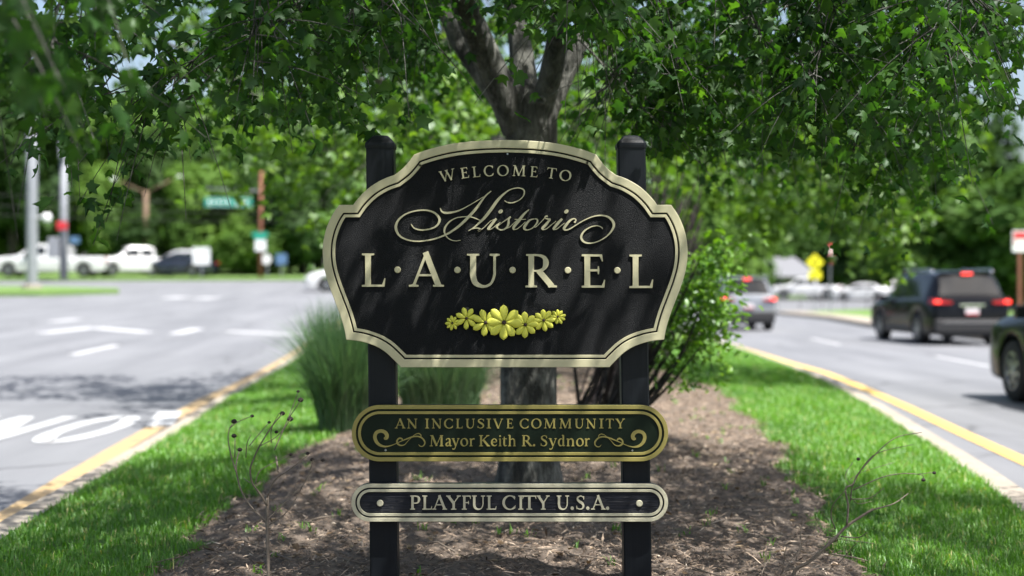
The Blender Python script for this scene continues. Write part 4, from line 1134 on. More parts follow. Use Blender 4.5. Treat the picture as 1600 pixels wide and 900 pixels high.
# upper crown: fills an ellipsoid leaning towards the camera
def crown_points(n, c, r, zlo, seed):
    rg = np.random.default_rng(seed); out = []
    while len(out) < n:
        p = rg.uniform(-1, 1, 3); q = np.linalg.norm(p)
        if q > 1 or rg.random() > 0.25 + 0.75 * q: continue
        w = np.array(c) + p * np.array(r)
        if w[2] < zlo: continue
        out.append(w)
    return out
off = np.array([TX, TY, tz])
def thin_gap(p):
    h = p[2] - 1.0     # lighter part of the crown, whose gaps let the sun onto sign and mulch
    gx, gy = p[0] - 0.36 * h, p[1] + 0.30 * h
    return (-1.3 < gx < 1.9) and (4.0 < gy < 7.6)
_r = random.Random(31)
upper = [p - off for p in crown_points(360, (0.8, 4.7, 4.7), (5.4, 3.7, 3.0), 3.05, 5) if not (thin_gap(p) and _r.random() < 0.12)]
def shade_over(n, x0, x1, y0, y1, seed):
    """added leafy ends that shade a stretch of ground, along the sun's direction"""
    q = np.random.default_rng(seed); out = []
    while len(out) < n:
        h = q.uniform(3.2, 6.6); p = np.array([q.uniform(x0, x1) + 0.36 * h, q.uniform(y0, y1) - 0.30 * h, 0.2 + h])
        if p[2] < CAM_H + p[1] * 0.215 + 0.85: continue
        out.append(p - off)
    return out
upper += shade_over(165, -4.2, -1.1, 5.0, 9.7, 61) + shade_over(55, 1.4, 3.0, 6.0, 8.4, 62) + shade_over(38, -1.3, 1.5, 4.6, 5.9, 63) + shade_over(60, -1.4, 1.7, 5.4, 9.3, 64)  # extra ends above view, added to shade lawn, sign and mulch
# low hanging sprays, placed where the photograph shows them
SPRAY = []
rg = np.random.default_rng(12)
def sprays(n, x0, x1, y0, y1, d0, d1):
    for _ in range(n): SPRAY.append(at(rg.uniform(x0, x1), rg.uniform(y0, y1), rg.uniform(d0, d1)) - off)
sprays(5, -60, 150, -130, 20, 3.0, 4.2); sprays(4, -60, 90, 0, 90, 3.4, 4.6)
sprays(5, 60, 165, -80, 50, 4.6, 7.0); sprays(4, 180, 300, -130, -60, 6.0, 8.5); sprays(9, 310, 430, -80, 60, 5.0, 8.5); sprays(3, 90, 170, 60, 130, 4.8, 6.5); sprays(3, 200, 300, 130, 190, 5.5, 7.0)
sprays(22, 380, 720, -80, 50, 5.5, 9.0); sprays(7, 330, 600, 50, 110, 6.5, 9.0)
sprays(22, 560, 1080, -60, 110, 8.5, 9.3); sprays(8, 900, 1150, 100, 200, 8.5, 9.3); sprays(8, 760, 960, -110, -60, 5.2, 7.0); sprays(3, 870, 940, -30, 10, 5.4, 6.4)
sprays(36, 930, 1300, -60, 130, 6.0, 9.4); sprays(11, 940, 1300, 100, 180, 6.5, 9.0); sprays(8, 1180, 1500, 150, 240, 7.0, 9.0)
sprays(30, 1280, 1560, -60, 90, 5.6, 9.0); sprays(12, 1290, 1500, 90, 180, 6.0, 9.0); sprays(2, 1470, 1540, 40, 100, 5.4, 6.4)
mb = MB()
ends_u = sk.grow(upper, mb); ends_s = sk.grow(SPRAY, mb, 0.06, 0.0035)
Pu = twig_leaves(ends_u, None, 6, 9, 0.35, 0.8, 0.05)
Ps = twig_leaves(ends_s, mb, 7, 9, 0.22, 0.55, 0.04, 0.25)
mb.build('branchwork', M['bark'], maple, True)['kind'] = 'stuff'
P = np.vstack([Pu, Ps]); n = len(P)
Rm = leaf_frames(n, 0.85, 1.5); S = RNG.uniform(0.038, 0.08, n); tone = RNG.beta(2.2, 2.6, n)
# keep the sight line to the camera clear of stray leaves right before the lens
Wp = P + off; dcam = np.linalg.norm(Wp - np.array([0, 0, CAM_H]), axis=1)
keep = (dcam > 2.3)
low = CAM_H + Wp[:, 1] * 0.095
open_ = (np.abs(Wp[:, 0] - 0.055 * Wp[:, 1] / 5) < 0.062 * Wp[:, 1]) & (Wp[:, 1] < 8.1) & (Wp[:, 2] < CAM_H + Wp[:, 1] * 0.178)
keep &= ~(open_ & (RNG.random(n) < 0.86))
keep &= ~((Wp[:, 2] < low) & (np.abs(Wp[:, 0]) < 1.6) & (Wp[:, 1] < 8))
P, Rm, S, tone, Wp = P[keep], Rm[keep], S[keep], tone[keep], Wp[keep]
# the ~280 leaves that show largest and sharpest are objects of their own
px = 800 + Wp[:, 0] / Wp[:, 1] * FPX; py = 450 - (Wp[:, 2] - CAM_H) / Wp[:, 1] * FPX
vis = (px > 0) & (px < 1600) & (py > 0) & (py < 330) & (Wp[:, 1] > 2)
score = np.where(vis, S / np.maximum(Wp[:, 1], 1) / (0.35 + np.abs(1 / np.maximum(Wp[:, 1], 1) - 1 / 5.8) * 6), -1)
big = np.argsort(-score)[:280]
rest = np.ones(len(P), bool); rest[big] = False
cr = link('crown', leaves_mesh('crown', P[rest], Rm[rest], S[rest], MAPLE, tone[rest]), M['maple_leaf'], maple)
lm = []
for t in np.linspace(0.15, 0.85, 15):
    _v = MAPLE[0].copy(); _v[:, 0] *= RNG.uniform(.78, 1.1); _v[:, 2] += RNG.normal(-.15, .35) * np.abs(_v[:, 0]) + RNG.normal(-.12, .2) * _v[:, 1] ** 2
    me = tri_mesh('leaf', _v, MAPLE[1], attr=np.full(len(MAPLE[0]), t)); me.materials.append(M['maple_leaf']); lm.append(me)
for i in big:
    o = link('leaf', lm[min(14, int(tone[i] * 15))], None, maple)
    o.matrix_local = Matrix.Translation(Vector(P[i])) @ Matrix(Rm[i].tolist()).to_4x4() @ Matrix.Scale(S[i], 4)

# ------------------------------------------------------------------ second tree farther along the median
T2X, T2Y = at(655, 450, 19.0)[0], 19.0
t2z = float(MZ(np.array(T2X), np.array(T2Y)))
tree2 = empty('maple_tree', (T2X, T2Y, t2z))
tag(tree2, 'sunlit bright green tree farther along the median, half hidden by the sign', 'tree')
off2 = np.array([T2X, T2Y, t2z])
mb = MB(); C = noisy_tube(mb, [(0, 0, -0.1), (0.02, 0, 0.8), (0.05, 0, 1.8), (0.12, 0.1, 2.8), (0.3, 0.1, 4.2), (0.6, 0, 6.5)], [0.17, 0.14, 0.13, 0.12, 0.09, 0.03], 14, 0.03, 0.3, 9)
mb.build('trunk', M['bark'], tree2, True)
sk2 = Skeleton(); sk2.add(C[12:])
for i, e in enumerate(((-3.2, -1.5, 4.2), (3.6, -1.2, 3.6), (1.4, -3.6, 4.6), (5.2, 0.8, 4.2), (-0.8, 3, 5.0), (-1.8, -4.4, 3.4))):
    mb = MB(); C2 = noisy_tube(mb, [(0.08, 0.05, 2.1 + 0.15 * i), (e[0] * .35, e[1] * .35, 2.9 + .2 * i), (e[0] * .7, e[1] * .7, e[2] * .9), e], [0.08, 0.065, 0.045, 0.02], 8, 0.03, 0, 40 + i)
    sk2.add(C2); mb.build('limb', M['bark'], tree2, True)
up2 = [p - off2 for p in crown_points(230, (0.9, 18.2, 4.6), (5.1, 3.3, 2.9), 2.3, 8)]
_q = np.random.default_rng(77)
for _ in range(60):  # boughs out of view, added so their shadow falls on the left road
    h = _q.uniform(4.2, 6.8); up2.append(np.array([_q.uniform(-7.6, -3.4) + 0.36 * h, _q.uniform(17.2, 21.2) - 0.30 * h, h + 0.3]) - off2)
rg = np.random.default_rng(21); SP2 = []
def sprays2(n, x0, x1, y0, y1, d0, d1):
    for _ in range(n): SP2.append(at(rg.uniform(x0, x1), rg.uniform(y0, y1), rg.uniform(d0, d1)) - off2)
sprays2(26, 560, 790, 110, 300, 12.2, 14.5); sprays2(30, 350, 580, 120, 330, 13.0, 17.0); sprays2(16, 300, 480, 20, 180, 14, 19)
sprays2(30, 880, 1100, 90, 300, 14, 19); sprays2(40, 1080, 1480, 150, 330, 15.5, 20.5); sprays2(7, 1170, 1225, 300, 370, 16.5, 20.5); sprays2(12, 1345, 1450, 300, 375, 16.5, 20.5); sprays2(6, 1230, 1340, 280, 330, 16.5, 20.5); sprays2(24, 1100, 1500, 60, 220, 15, 20); sprays2(6, 1440, 1510, 160, 290, 16.5, 20)
mb = MB()
e_u = sk2.grow(up2, mb); e_s = sk2.grow(SP2, mb, 0.06)
mb.build('branchwork', M['bark'], tree2, True)['kind'] = 'stuff'
P = np.vstack([twig_leaves(e_u, None, 4, 8, 0.4, 0.9, 0.07), twig_leaves(e_s, None, 4, 8, 0.25, 0.6, 0.05)])
link('crown', leaves_mesh('crown', P, leaf_frames(len(P), 0.5), RNG.uniform(0.085, 0.14, len(P)), MAPLE_LO, RNG.beta(2.2, 2.2, len(P))), M['young_leaf'], tree2)

# ------------------------------------------------------------------ shrub behind the sign on the right
SX, SY = at(935, 450, 9.75)[0], 9.75
sz = float(bed_z(np.array(SX), np.array(SY)))
shrub = empty('leafy_shrub', (SX, SY, sz)); tag(shrub, 'bright green leafy shrub with dark stems beside the right edge of the sign', 'shrub')
offs = np.array([SX, SY, sz])
rg = np.random.default_rng(3); mb = MB(); stems = Skeleton(); first = True
for k in range(30):
    px, py = (rg.uniform(900, 1150), rg.uniform(330, 520)) if k > 9 else (rg.uniform(980, 1130), rg.uniform(420, 560))
    e = at(px, py, rg.uniform(9.2, 10.4)) - offs
    b = np.array([rg.normal(-0.05, 0.09), rg.normal(0, 0.07), -0.03]); m = b + (e - b) * 0.5 + np.array([0.10 * np.sign(e[0]), 0, 0.06])
    C = crom(np.array([(*b, 0.016), (*m, 0.011), (*e, 0.004)]), 6); stems.add(C[4:])
    s_ = MB(); s_.tube([q[:3] for q in C], [q[3] for q in C], 6, False); s_.build('stem', M['dark_bark'], shrub, True)
tg = []
for _ in range(66):
    a = rg.normal(0, 1, 3); a /= np.linalg.norm(a); q = rg.random() ** 0.4
    tg.append(at(1090 + a[0] * 58 * q, 482 + a[2] * 90 * q, 9.8 + a[1] * 0.4 * q) - offs)
for k in range(16): tg.append(at(1085 + 75 * (k / 15) + rg.normal(0, 10), 440 - 60 * (k / 15) + rg.normal(0, 16), rg.uniform(9.4, 10.1)) - offs)
for _ in range(26): tg.append(at(rg.uniform(960, 1060), rg.uniform(420, 580), rg.uniform(9.3, 10.3)) - offs)
for _ in range(9): tg.append(at(rg.uniform(1040, 1130), rg.uniform(560, 592), rg.uniform(9.4, 10.0)) - offs)
mb = MB(); e_ = stems.grow(tg, mb, 0.04, 0.0022, 4); mb.build('twigwork', M['dark_bark'], shrub, True)['kind'] = 'stuff'
P = twig_leaves(e_, None, 3, 7, 0.10, 0.24, 0.022, -0.1)
link('foliage', leaves_mesh('foliage', P, leaf_frames(len(P), 0.25, 1.2), RNG.uniform(0.03, 0.072, len(P)), SMALL, RNG.beta(2, 2, len(P))), M['shrub_leaf'], shrub)
# dry grey twiggy bush behind it
bx, by = at(955, 450, 11.2)[0], 11.2; bz = float(bed_z(np.array(bx), np.array(by)))
dry = empty('dry_bush', (bx, by, bz)); tag(dry, 'bare grey twiggy bush poking up between sign and green shrub', 'bush')
mb = MB(); ob = np.array([bx, by, bz])
for k in range(150):
    e = at(rg.uniform(975, 1100), rg.uniform(268, 430), rg.uniform(10.7, 11.7)) - ob
    b = np.array([rg.normal(0.0, 0.13), rg.normal(0, 0.13), -0.02]); m = b + (e - b) * 0.55 + rg.normal(0, 0.05, 3)
    mb.tube([b, b + (m - b) * .5, m, m + (e - m) * .5 + rg.normal(0, .02, 3), e], [0.008, 0.0075, 0.0065, 0.0055, 0.0042], 4, False)
    for _ in range(3):
        q = m + (e - m) * rg.uniform(0.1, 0.9); f = q + np.array([rg.normal(0, .07), rg.normal(0, .07), rg.uniform(.06, .16)])
        mb.tube([q, f], [0.0055, 0.0035], 3, False)
mb.build('dry_twigs', M['grey_twig'], dry, True)['kind'] = 'stuff'

# ------------------------------------------------------------------ tall ornamental grasses on the left
def reed_clump(name, px, d, hgt, rad, n, label):
    p = at(px, 450, d); x0, y0 = float(p[0]), d; z0 = float(MZ(np.array(x0), np.array(y0)))
    root = empty(name, (x0, y0, z0)); tag(root, label, 'ornamental grass', 'ornamental grasses on the median')
    a = RNG.random(n) * 2 * np.pi; rr = rad * 0.45 * np.sqrt(RNG.random(n))
    b = np.stack([rr * np.cos(a), rr * np.sin(a), np.full(n, -0.01)], -1)
    out = a + RNG.normal(0, 0.7, n); L = hgt * RNG.uniform(0.55, 1.08, n); bend = RNG.gamma(2.0, 0.15, n).clip(0.03, 1.1)
    seg = 6; w = RNG.uniform(0.005, 0.009, n); V = np.zeros((n, 2 * (seg + 1) - 1, 3))
    f2 = RNG.random(n) * 2 * np.pi
    s = np.stack([-np.sin(f2), np.cos(f2), np.zeros(n)], -1)
    for i in range(seg + 1):
        t = i / seg; c = b + np.stack([np.cos(out) * bend * L * t ** 1.9 * 0.75, np.sin(out) * bend * L * t ** 1.9 * 0.75, L * (t - 0.42 * bend * t ** 2.6)], -1)
        ww = (w * (1 - t) ** 0.6 * 0.5)[:, None]
        if i < seg: V[:, 2 * i] = c - s * ww; V[:, 2 * i + 1] = c + s * ww
        else: V[:, 2 * i] = c
    F0 = []
    for i in range(seg - 1): F0 += [(2 * i, 2 * i + 1, 2 * i + 3), (2 * i, 2 * i + 3, 2 * i + 2)]
    F0 += [(2 * seg - 2, 2 * seg - 1, 2 * seg)]
    F = np.array(F0)[None] + (np.arange(n) * V.shape[1])[:, None, None]
    o = link('grass_blades', tri_mesh('grass_blades', V, F, attr=np.repeat(RNG.beta(2, 2.2, n), V.shape[1])), M['reed_blade'], root); o['kind'] = 'stuff'
reed_clump('ornamental_grass', 543, 11.2, 1.10, 0.50, 6500, 'tall blue-green ornamental grass clump beside the left post')
reed_clump('ornamental_grass', 690, 12.4, 0.95, 0.75, 4200, 'lower ornamental grass clump seen under the main board between post and trunk')

# ------------------------------------------------------------------ dead flower stalks in front
def dead_plant(name, label, d, base_px, sc, org, branches, heads, leanz):
    b = at(base_px[0], base_px[1], d); gz = float(bed_z(np.array(b[0]), np.array(d)))
    root = empty(name, (b[0], d, gz)); tag(root, label, 'dead plant', 'dead stalks by the sign')
    o = np.array([b[0], d, gz]); rg = random.Random(leanz)
    def w(z, dd): return at(org[0] + z[0] / sc, org[1] + z[1] / sc, d + dd) - o
    for (z, r0, r1) in branches:
        dd0, dd1 = rg.uniform(-.03, .03), rg.uniform(-.12, .12)
        if z[0] == 'root': z = z[1:]; dd0 = 0; pts = [np.array([0, 0, -0.04])]
        else: pts = []
        pts += [w(q, dd0 + (dd1 - dd0) * i / max(1, len(z) - 1)) for i, q in enumerate(z)]
        C = crom(pts, 4); rad = np.linspace(r0, r1 * 1.25, len(C))
        m = MB(); m.tube(C, list(rad), 6); m.build('stalk', M['dry_stem'], root, True)
    for (z, r) in heads:
        m = MB(); c = w(z, rg.uniform(-.05, .05)); r = r / sc * d / FPX; pr = []
        for k in range(7):
            t = k / 6; pr.append((max(0.0005, r * math.sin(math.pi * (0.12 + 0.8 * t)) * (1 + 0.15 * (k % 2))), r * (t * 2 - 1) * 0.8))
        m.lathe(pr, 9, 'Z', tuple(c)); m.build('seed_head', M['seed_head'], root)
Z8 = (240, 560)
dead_plant('dead_stalk_plant', 'dead upright stalk plant with dark seed heads left of the sign', 5.62, (418, 905), 2.6475, Z8, [
    (['root', (474, 890), (472, 780), (470, 680), (470, 565)], 0.0075, 0.005), ([(462, 672), (400, 610), (360, 540), (342, 460), (346, 415), (356, 380)], .004, .0018),
    ([(345, 480), (320, 400), (308, 330), (315, 290), (332, 262)], .0026, .0014), ([(314, 288), (350, 262), (408, 238)], .002, .0012), ([(336, 410), (337, 322)], .002, .0014),
    ([(470, 610), (440, 560), (408, 515), (400, 460), (412, 420), (440, 360), (490, 280), (532, 230)], .0045, .0016), ([(382, 410), (386, 355), (402, 315)], .002, .001), ([(396, 362), (430, 320), (478, 265)], .002, .0012),
    ([(440, 362), (500, 330), (540, 290), (566, 252)], .002, .0014), ([(500, 380), (560, 240), (598, 138)], .0024, .0012), ([(556, 252), (608, 174)], .002, .0012), ([(487, 350), (488, 290), (520, 225)], .002, .001),
    ([(470, 575), (500, 505), (560, 462), (640, 400)], .003, .0012), ([(472, 665), (540, 600), (620, 520), (672, 452)], .0028, .001), ([(476, 690), (560, 625), (640, 480), (660, 420)], .0026, .001),
    ([(516, 470), (510, 430), (506, 405)], .0042, .003), ([(400, 515), (370, 495)], .002, .0008), ([(420, 520), (436, 470), (480, 440), (560, 400)], .002, .0008), ([(580, 560), (600, 470), (604, 420)], .0018, .0008)],
    [((333, 260), 12), ((408, 238), 8), ((333, 320), 11), ((357, 377), 10), ((533, 227), 11), ((478, 264), 7), ((565, 250), 13), ((608, 171), 12), ((598, 136), 7), ((508, 304), 8), ((637, 393), 8), ((568, 397), 7), ((656, 418), 9), ((700, 421), 8)], 5)
Z7 = (1000, 560)
dead_plant('dead_stalk_plant', 'dead leaning stalk plant on the mulch edge right of the sign', 5.75, (1235, 895), 2.6467, Z7, [
    (['root', (640, 880), (700, 840), (800, 750), (860, 690), (965, 622)], .0085, .0042), ([(962, 626), (1050, 600), (1110, 558)], .0034, .0014),
    ([(855, 690), (861, 610), (850, 540), (880, 520), (900, 480), (960, 410), (1030, 345), (1080, 320), (1165, 306)], .0042, .001), ([(870, 590), (882, 520), (940, 425), (1000, 385), (1130, 356)], .0028, .0009),
    ([(880, 545), (1000, 492), (1090, 476), (1165, 482), (1172, 500)], .0026, .0009), ([(1090, 476), (1150, 478), (1217, 470)], .0016, .0008), ([(872, 582), (950, 577), (1010, 535)], .0024, .001),
    ([(808, 706), (790, 650), (802, 600), (850, 545)], .0026, .0014), ([(830, 736), (900, 741), (940, 720)], .0034, .0012), ([(645, 836), (665, 760), (670, 690), (720, 630)], .0026, .0009),
    ([(510, 890), (528, 780), (560, 725)], .0018, .0008), ([(500, 900), (520, 850), (548, 820)], .003, .0012), ([(600, 880), (690, 850), (760, 800)], .0036, .0016), ([(580, 895), (650, 800), (735, 680)], .0018, .0008),
    ([(880, 430), (850, 480), (870, 520)], .0014, .0008), ([(590, 880), (600, 800), (605, 780)], .0022, .001), ([(870, 500), (920, 470), (1050, 430)], .0014, .0007), ([(860, 560), (900, 600), (960, 590)], .0016, .0007), ([(820, 850), (880, 780), (900, 760)], .0018, .0008)],
    [((903, 416), 8), ((1172, 502), 9), ((1217, 473), 8)], 9)
# ------------------------------------------------------------------ vehicles
def car(name, label, paint, loc, rz, L, W, ztop, belt, wheels, wr, clear=0.22, group=None, cat='car', green=0.20, lit=True, windows=(), glass=(), spokes=7, rear='suv', category=None, trim=True):
    """lofted body; local +y is forwards. ztop / belt: (y, z) lines. windows: side panes (y0, y1); glass: (y0, y1) sloping panes"""
    root = empty(name, loc, rz); tag(root, label, category or cat, group)
    ty, tz_ = zip(*ztop); by_, bz_ = zip(*belt)
    ys = set(np.linspace(-L / 2, L / 2, 60))
    for yw in wheels:
        for a in np.linspace(0, math.pi, 15): ys.add(yw + (wr + 0.055) * math.cos(a))
    for y in ty: ys.add(y)
    ys = sorted(y for y in ys if -L / 2 - 1e-6 <= y <= L / 2 + 1e-6)
    Y2 = [ys[0]]
    for y in ys[1:]:
        if y - Y2[-1] > 0.006: Y2.append(y)
    ys = Y2
    def sect(y):
        zt = float(np.interp(y, ty, tz_)); zb_ = float(np.interp(y, by_, bz_)); e = abs(y) / (L / 2)
        hw = W / 2 * (1 - 0.10 * max(0, (e - 0.72) / 0.28) ** 2.2 - (0.05 if e > 0.995 else 0))
        zs = min(zb_, zt - 0.04); gq = min(1, max(0, (zt - zb_) / 0.45))
        wtop = hw * (0.93 - green * gq)
        zl = clear + (0.10 * max(0, (e - 0.85) / 0.15) ** 2)
        for yw in wheels:
            q = (wr + 0.055) ** 2 - (y - yw) ** 2
            if q > 0: zl = max(zl, wr + math.sqrt(q))
        P = [(hw * 0.93, zl), (hw * 0.985, zl + 0.03), (hw, zl + 0.42 * max(0.05, zs - zl)), (hw * 0.985, zs - 0.05), (hw * 0.955, zs)]
        P += [(wtop + 0.025 * gq, zt - 0.10 * gq - 0.015), (wtop - 0.03, zt - 0.035 * gq - 0.004), (wtop * 0.5, zt + 0.012), (0.0, zt + 0.018)]
        return P
    V = []; F = []; m = 17
    for y in ys:
        P = sect(y); V += [(-p[0], y, p[1]) for p in P] + [(p[0], y, p[1]) for p in P[-2::-1]]
    for i in range(len(ys) - 1):
        for k in range(m - 1): F.append((i * m + k, (i + 1) * m + k, (i + 1) * m + k + 1, i * m + k + 1))
    F.append(tuple(range(m))); F.append(tuple((len(ys) - 1) * m + k for k in range(m - 1, -1, -1)))
    body = link('body', pymesh('body', V, F, True), paint, root)
    mod = body.modifiers.new('edges', 'EDGE_SPLIT'); mod.split_angle = R(38)
    # dark underside so the arches read as hollow
    mb = MB(); mb.box((0, 0, clear + 0.22), (W * 0.62, L * 0.93, 0.42)); mb.build('underbody', M['black_trim'], root)
    def patch(nm, grid, mat, offn=0.006):
        G_ = np.array(grid); a, b = G_.shape[:2]
        du = np.gradient(G_, axis=0); dv = np.gradient(G_, axis=1); N = np.cross(du, dv); N /= np.linalg.norm(N, axis=2)[..., None] + 1e-9
        c = G_.reshape(-1, 3).mean(0) - np.array([0, 0, 0.8])
        if np.sum(N.reshape(-1, 3).mean(0) * c) < 0: N = -N
        G1 = G_ + N * offn; G0 = G_ - N * 0.012
        V = np.vstack([G1.reshape(-1, 3), G0.reshape(-1, 3)]); F = [(i * b + j, (i + 1) * b + j, (i + 1) * b + j + 1, i * b + j + 1) for i in range(a - 1) for j in range(b - 1)]
        ring = [i * b for i in range(a)] + [(a - 1) * b + j for j in range(1, b)] + [i * b + b - 1 for i in range(a - 2, -1, -1)] + [j for j in range(b - 2, 0, -1)]
        F += [(ring[q], ring[(q + 1) % len(ring)], a * b + ring[(q + 1) % len(ring)], a * b + ring[q]) for q in range(len(ring))]
        return link(nm, pymesh(nm, V, F, False), mat, root)
    for (y0, y1) in windows:
        for s in (-1, 1):
            grid = []
            for y in np.linspace(y0, y1, 8):
                P = sect(y); a, b = np.array(P[4]), np.array(P[5]); lo, hi = a + (b - a) * 0.10, a + (b - a) * 0.90
                grid.append([(s * q[0], y, q[1]) for q in (lo + (hi - lo) * t for t in np.linspace(0, 1, 4))])
            patch('side_window', grid, M['car_glass'])
    for gi, (y0, y1) in enumerate(glass):
        grid = []
        for y in np.linspace(y0, y1, 6):
            P = sect(y); xw = P[6][0] * 0.97
            xs_ = [P[6][0] * .97, P[6][0] * .8, P[7][0], P[7][0] * .5, 0]; zz = lambda x: np.interp(x, [0, P[7][0], P[6][0]], [P[8][1], P[7][1], P[6][1]])
            full = [-q for q in xs_] + [q for q in xs_[-2::-1]]
            grid.append([(x, y, float(zz(abs(x)))) for x in full])
        patch('windscreen' if y0 > 0 else 'rear_window', grid, M['car_glass'], 0.008)
    for yw in wheels:
        for s in (-1, 1):
            we = empty('wheel', (s * (W / 2 - 0.13), yw, wr), 0, root)
            mb = MB(); t = 0.12
            mb.lathe([(wr * .62, -t), (wr * .93, -t), (wr * .985, -t * .8), (wr, -t * .4), (wr, t * .4), (wr * .985, t * .8), (wr * .93, t), (wr * .62, t), (wr * .60, t * .6), (wr * .60, -t * .6), (wr * .62, -t)], 32, 'X')
            mb.build('tyre', M['rubber'], we, True)
            mb = MB(); q = s * t
            mb.lathe([(wr * .63, q * .55), (wr * .64, q * .98), (wr * .58, q * .98), (wr * .55, q * .5)], 32, 'X')
            mb.lathe([(wr * .17, q * .3), (wr * .16, q * .9), (wr * .08, q * .96), (0.0005, q * .96)], 20, 'X')
            for k in range(spokes):
                a = 2 * math.pi * k / spokes
                rot = Matrix.Rotation(a, 3, 'X')
                mb.box(rot @ Vector((q * 0.78, 0, wr * 0.36)), (0.025, wr * 0.13, wr * 0.46), rot, 1.0)
            mb.build('rim', M['alloy'], we, False)
            mb = MB(); mb.lathe([(wr * .6, q * .25), (0.0005, q * .25)], 24, 'X'); mb.build('brake_disc', M['black_trim'], we)
    return root, sect, patch

SUV_TOP = [(-2.55, 0.78), (-2.50, 1.02), (-2.46, 1.16), (-2.16, 1.66), (-2.02, 1.72), (-1.4, 1.765), (-0.3, 1.775), (0.35, 1.74), (0.62, 1.66), (1.40, 1.14), (1.7, 1.08), (2.25, 1.0), (2.45, 0.9), (2.55, 0.72)]
SUV_BELT = [(-2.55, 1.04), (-1.9, 1.1), (0.9, 1.02), (1.5, 0.98), (2.55, 0.9)]
def scaled(line, L, zs=1.0): return [(y * L / 5.1, z * zs) for y, z in line]
def suv_fittings(root, patch, L, W, H_, lit, paint, plate=True, chrome=True, bump_mat=None, zs=1.0):
    yb = -L / 2
    for s in (-1, 1):
        mb = MB(); V = [(s * W * .47, yb + .22, 1.12 * zs), (s * W * .485, yb + .22, .98 * zs), (s * W * .455, yb + .0, .98 * zs), (s * W * .44, yb + .02, 1.10 * zs), (s * W * .24, yb - .022, .985 * zs), (s * W * .24, yb - .022, 1.05 * zs)]
        V2 = [(v[0] * 1.025, v[1] - 0.03, v[2]) for v in V]
        mb.add(V + V2, [(6, 7, 8, 9), (9, 8, 10, 11), (0, 3, 9, 6), (3, 5, 11, 9), (1, 7, 8, 2), (2, 8, 10, 4), (4, 10, 11, 5), (0, 6, 7, 1)])
        tl = mb.build('tail_light', M['tail_red'], root)
        if lit:
            m2 = MB(); m2.box((s * W * .425, yb - .045, 1.035 * zs), (.16, .03, .07)); m2.build('lit_lamp', M['brake_lit'], tl, bevel=0.008)
        mb = MB(); mb.box((s * (W / 2 + .09), L * .165, 1.10 * zs), (.20, .12, .15)); mb.box((s * (W / 2 - .02), L * .17, 1.05 * zs), (.10, .05, .05))
        mb.build('mirror', paint, root, bevel=0.02)
        mb = MB(); mb.tube([(s * W * .365, L * .05, 1.76 * zs), (s * W * .37, L * .03, 1.81 * zs), (s * W * .37, -L * .36, 1.80 * zs), (s * W * .365, -L * .38, 1.74 * zs)], 0.02, 6); mb.build('roof_rail', M['chrome'], root, True)
        for y in (-0.12 * L, 0.07 * L):
            mb = MB(); mb.box((s * (W / 2 + .012), y, .90 * zs), (.03, .2, .03)); mb.build('door_handle', paint, root, bevel=0.006)
        mb = MB(); mb.box((s * W * .34, L / 2 - .07, .80 * zs), (.26, .16, .11)); mb.build('headlight', M['lamp_clear'], root, bevel=0.02)
        mb = MB(); mb.box((s * (W / 2 - .008), 0.0, .36 * zs), (.03, L * .36, .11)); mb.build('side_trim', M['black_trim'], root, bevel=0.01)
    mb = MB(); mb.box((0, yb - .02, .47 * zs), (W * .90, .12, .30)); mb.box((0, yb + .03, .30 * zs), (W * .76, .12, .14)); mb.build('rear_bumper', bump_mat or M['black_trim'], root, bevel=0.03)
    if chrome:
        mb = MB(); mb.box((0, yb - .03, .95 * zs), (W * .30, .03, .045)); mb.build('chrome_strip', M['chrome'], root, bevel=0.006)
        mb = MB(); mb.box((0, yb - .075, .54 * zs), (W * .74, .04, .045)); mb.build('bumper_strip', M['grey_trim'], root, bevel=0.01)
    if plate:
        p_ = MB(); p_.box((0, yb - .02, .80 * zs), (.32, .03, .16)); pl = p_.build('number_plate', M['plate_white'], root)
        p_ = MB(); p_.box((0, yb - .037, .745 * zs), (.31, .008, .035)); p_.build('plate_band', M['plate_red'], pl)
    mb = MB(); mb.box((0, -L * .405, 1.72 * zs), (W * .62, .28, .035)); mb.build('spoiler', paint, root, bevel=0.012)
    mb = MB(); mb.box((0, -L * .435, 1.70 * zs), (W * .13, .03, .045)); mb.build('high_brake_light', M['brake_lit'] if lit else M['tail_red'], root, bevel=0.006)
    mb = MB(); mb.box((W * .03, -L * .462, 1.30 * zs), (.45, .02, .02), Matrix.Rotation(R(-18), 3, 'Y')); mb.build('wiper', M['black_trim'], root)
def suv(name, label, paint, x, y, rz, L=5.1, W=1.98, zs=1.0, lit=True, group=None, **kw):
    root, sect, patch = car(name, label, paint, (x, y, float(H(x, y))), rz, L, W, scaled(SUV_TOP, L, zs), scaled(SUV_BELT, L, zs), (-1.52 * L / 5.1, 1.50 * L / 5.1), 0.375 * zs + 0.0, 0.24, group, 'car',
        windows=((-2.0 * L / 5.1, -1.2 * L / 5.1), (-1.12 * L / 5.1, -0.2 * L / 5.1), (-0.12 * L / 5.1, 0.95 * L / 5.1)), glass=((-2.44 * L / 5.1, -2.17 * L / 5.1), (0.66 * L / 5.1, 1.36 * L / 5.1)))
    suv_fittings(root, patch, L, W, 1.77, lit, paint, zs=zs, **kw)
    return root
suv('parked_suv', 'black SUV with lit red brake lights in the far lane on the right', M['black_car_paint'], 10.74, 36.1, R(2.5)).name = 'black_suv'
suv('silver_suv', 'silver SUV braking behind the green shrub, right tail light lit', M['silver_car_paint'], 7.45, 47.4, R(1.5), 4.6, 1.86, 0.97, bump_mat=M['black_trim'], chrome=False)
suv('dark_suv', 'near-black SUV cut off by the right edge, its front wheel showing', M['dark_green_car_paint'], 6.95, 15.55, R(1.0), 4.9, 1.94, 0.99, lit=True)

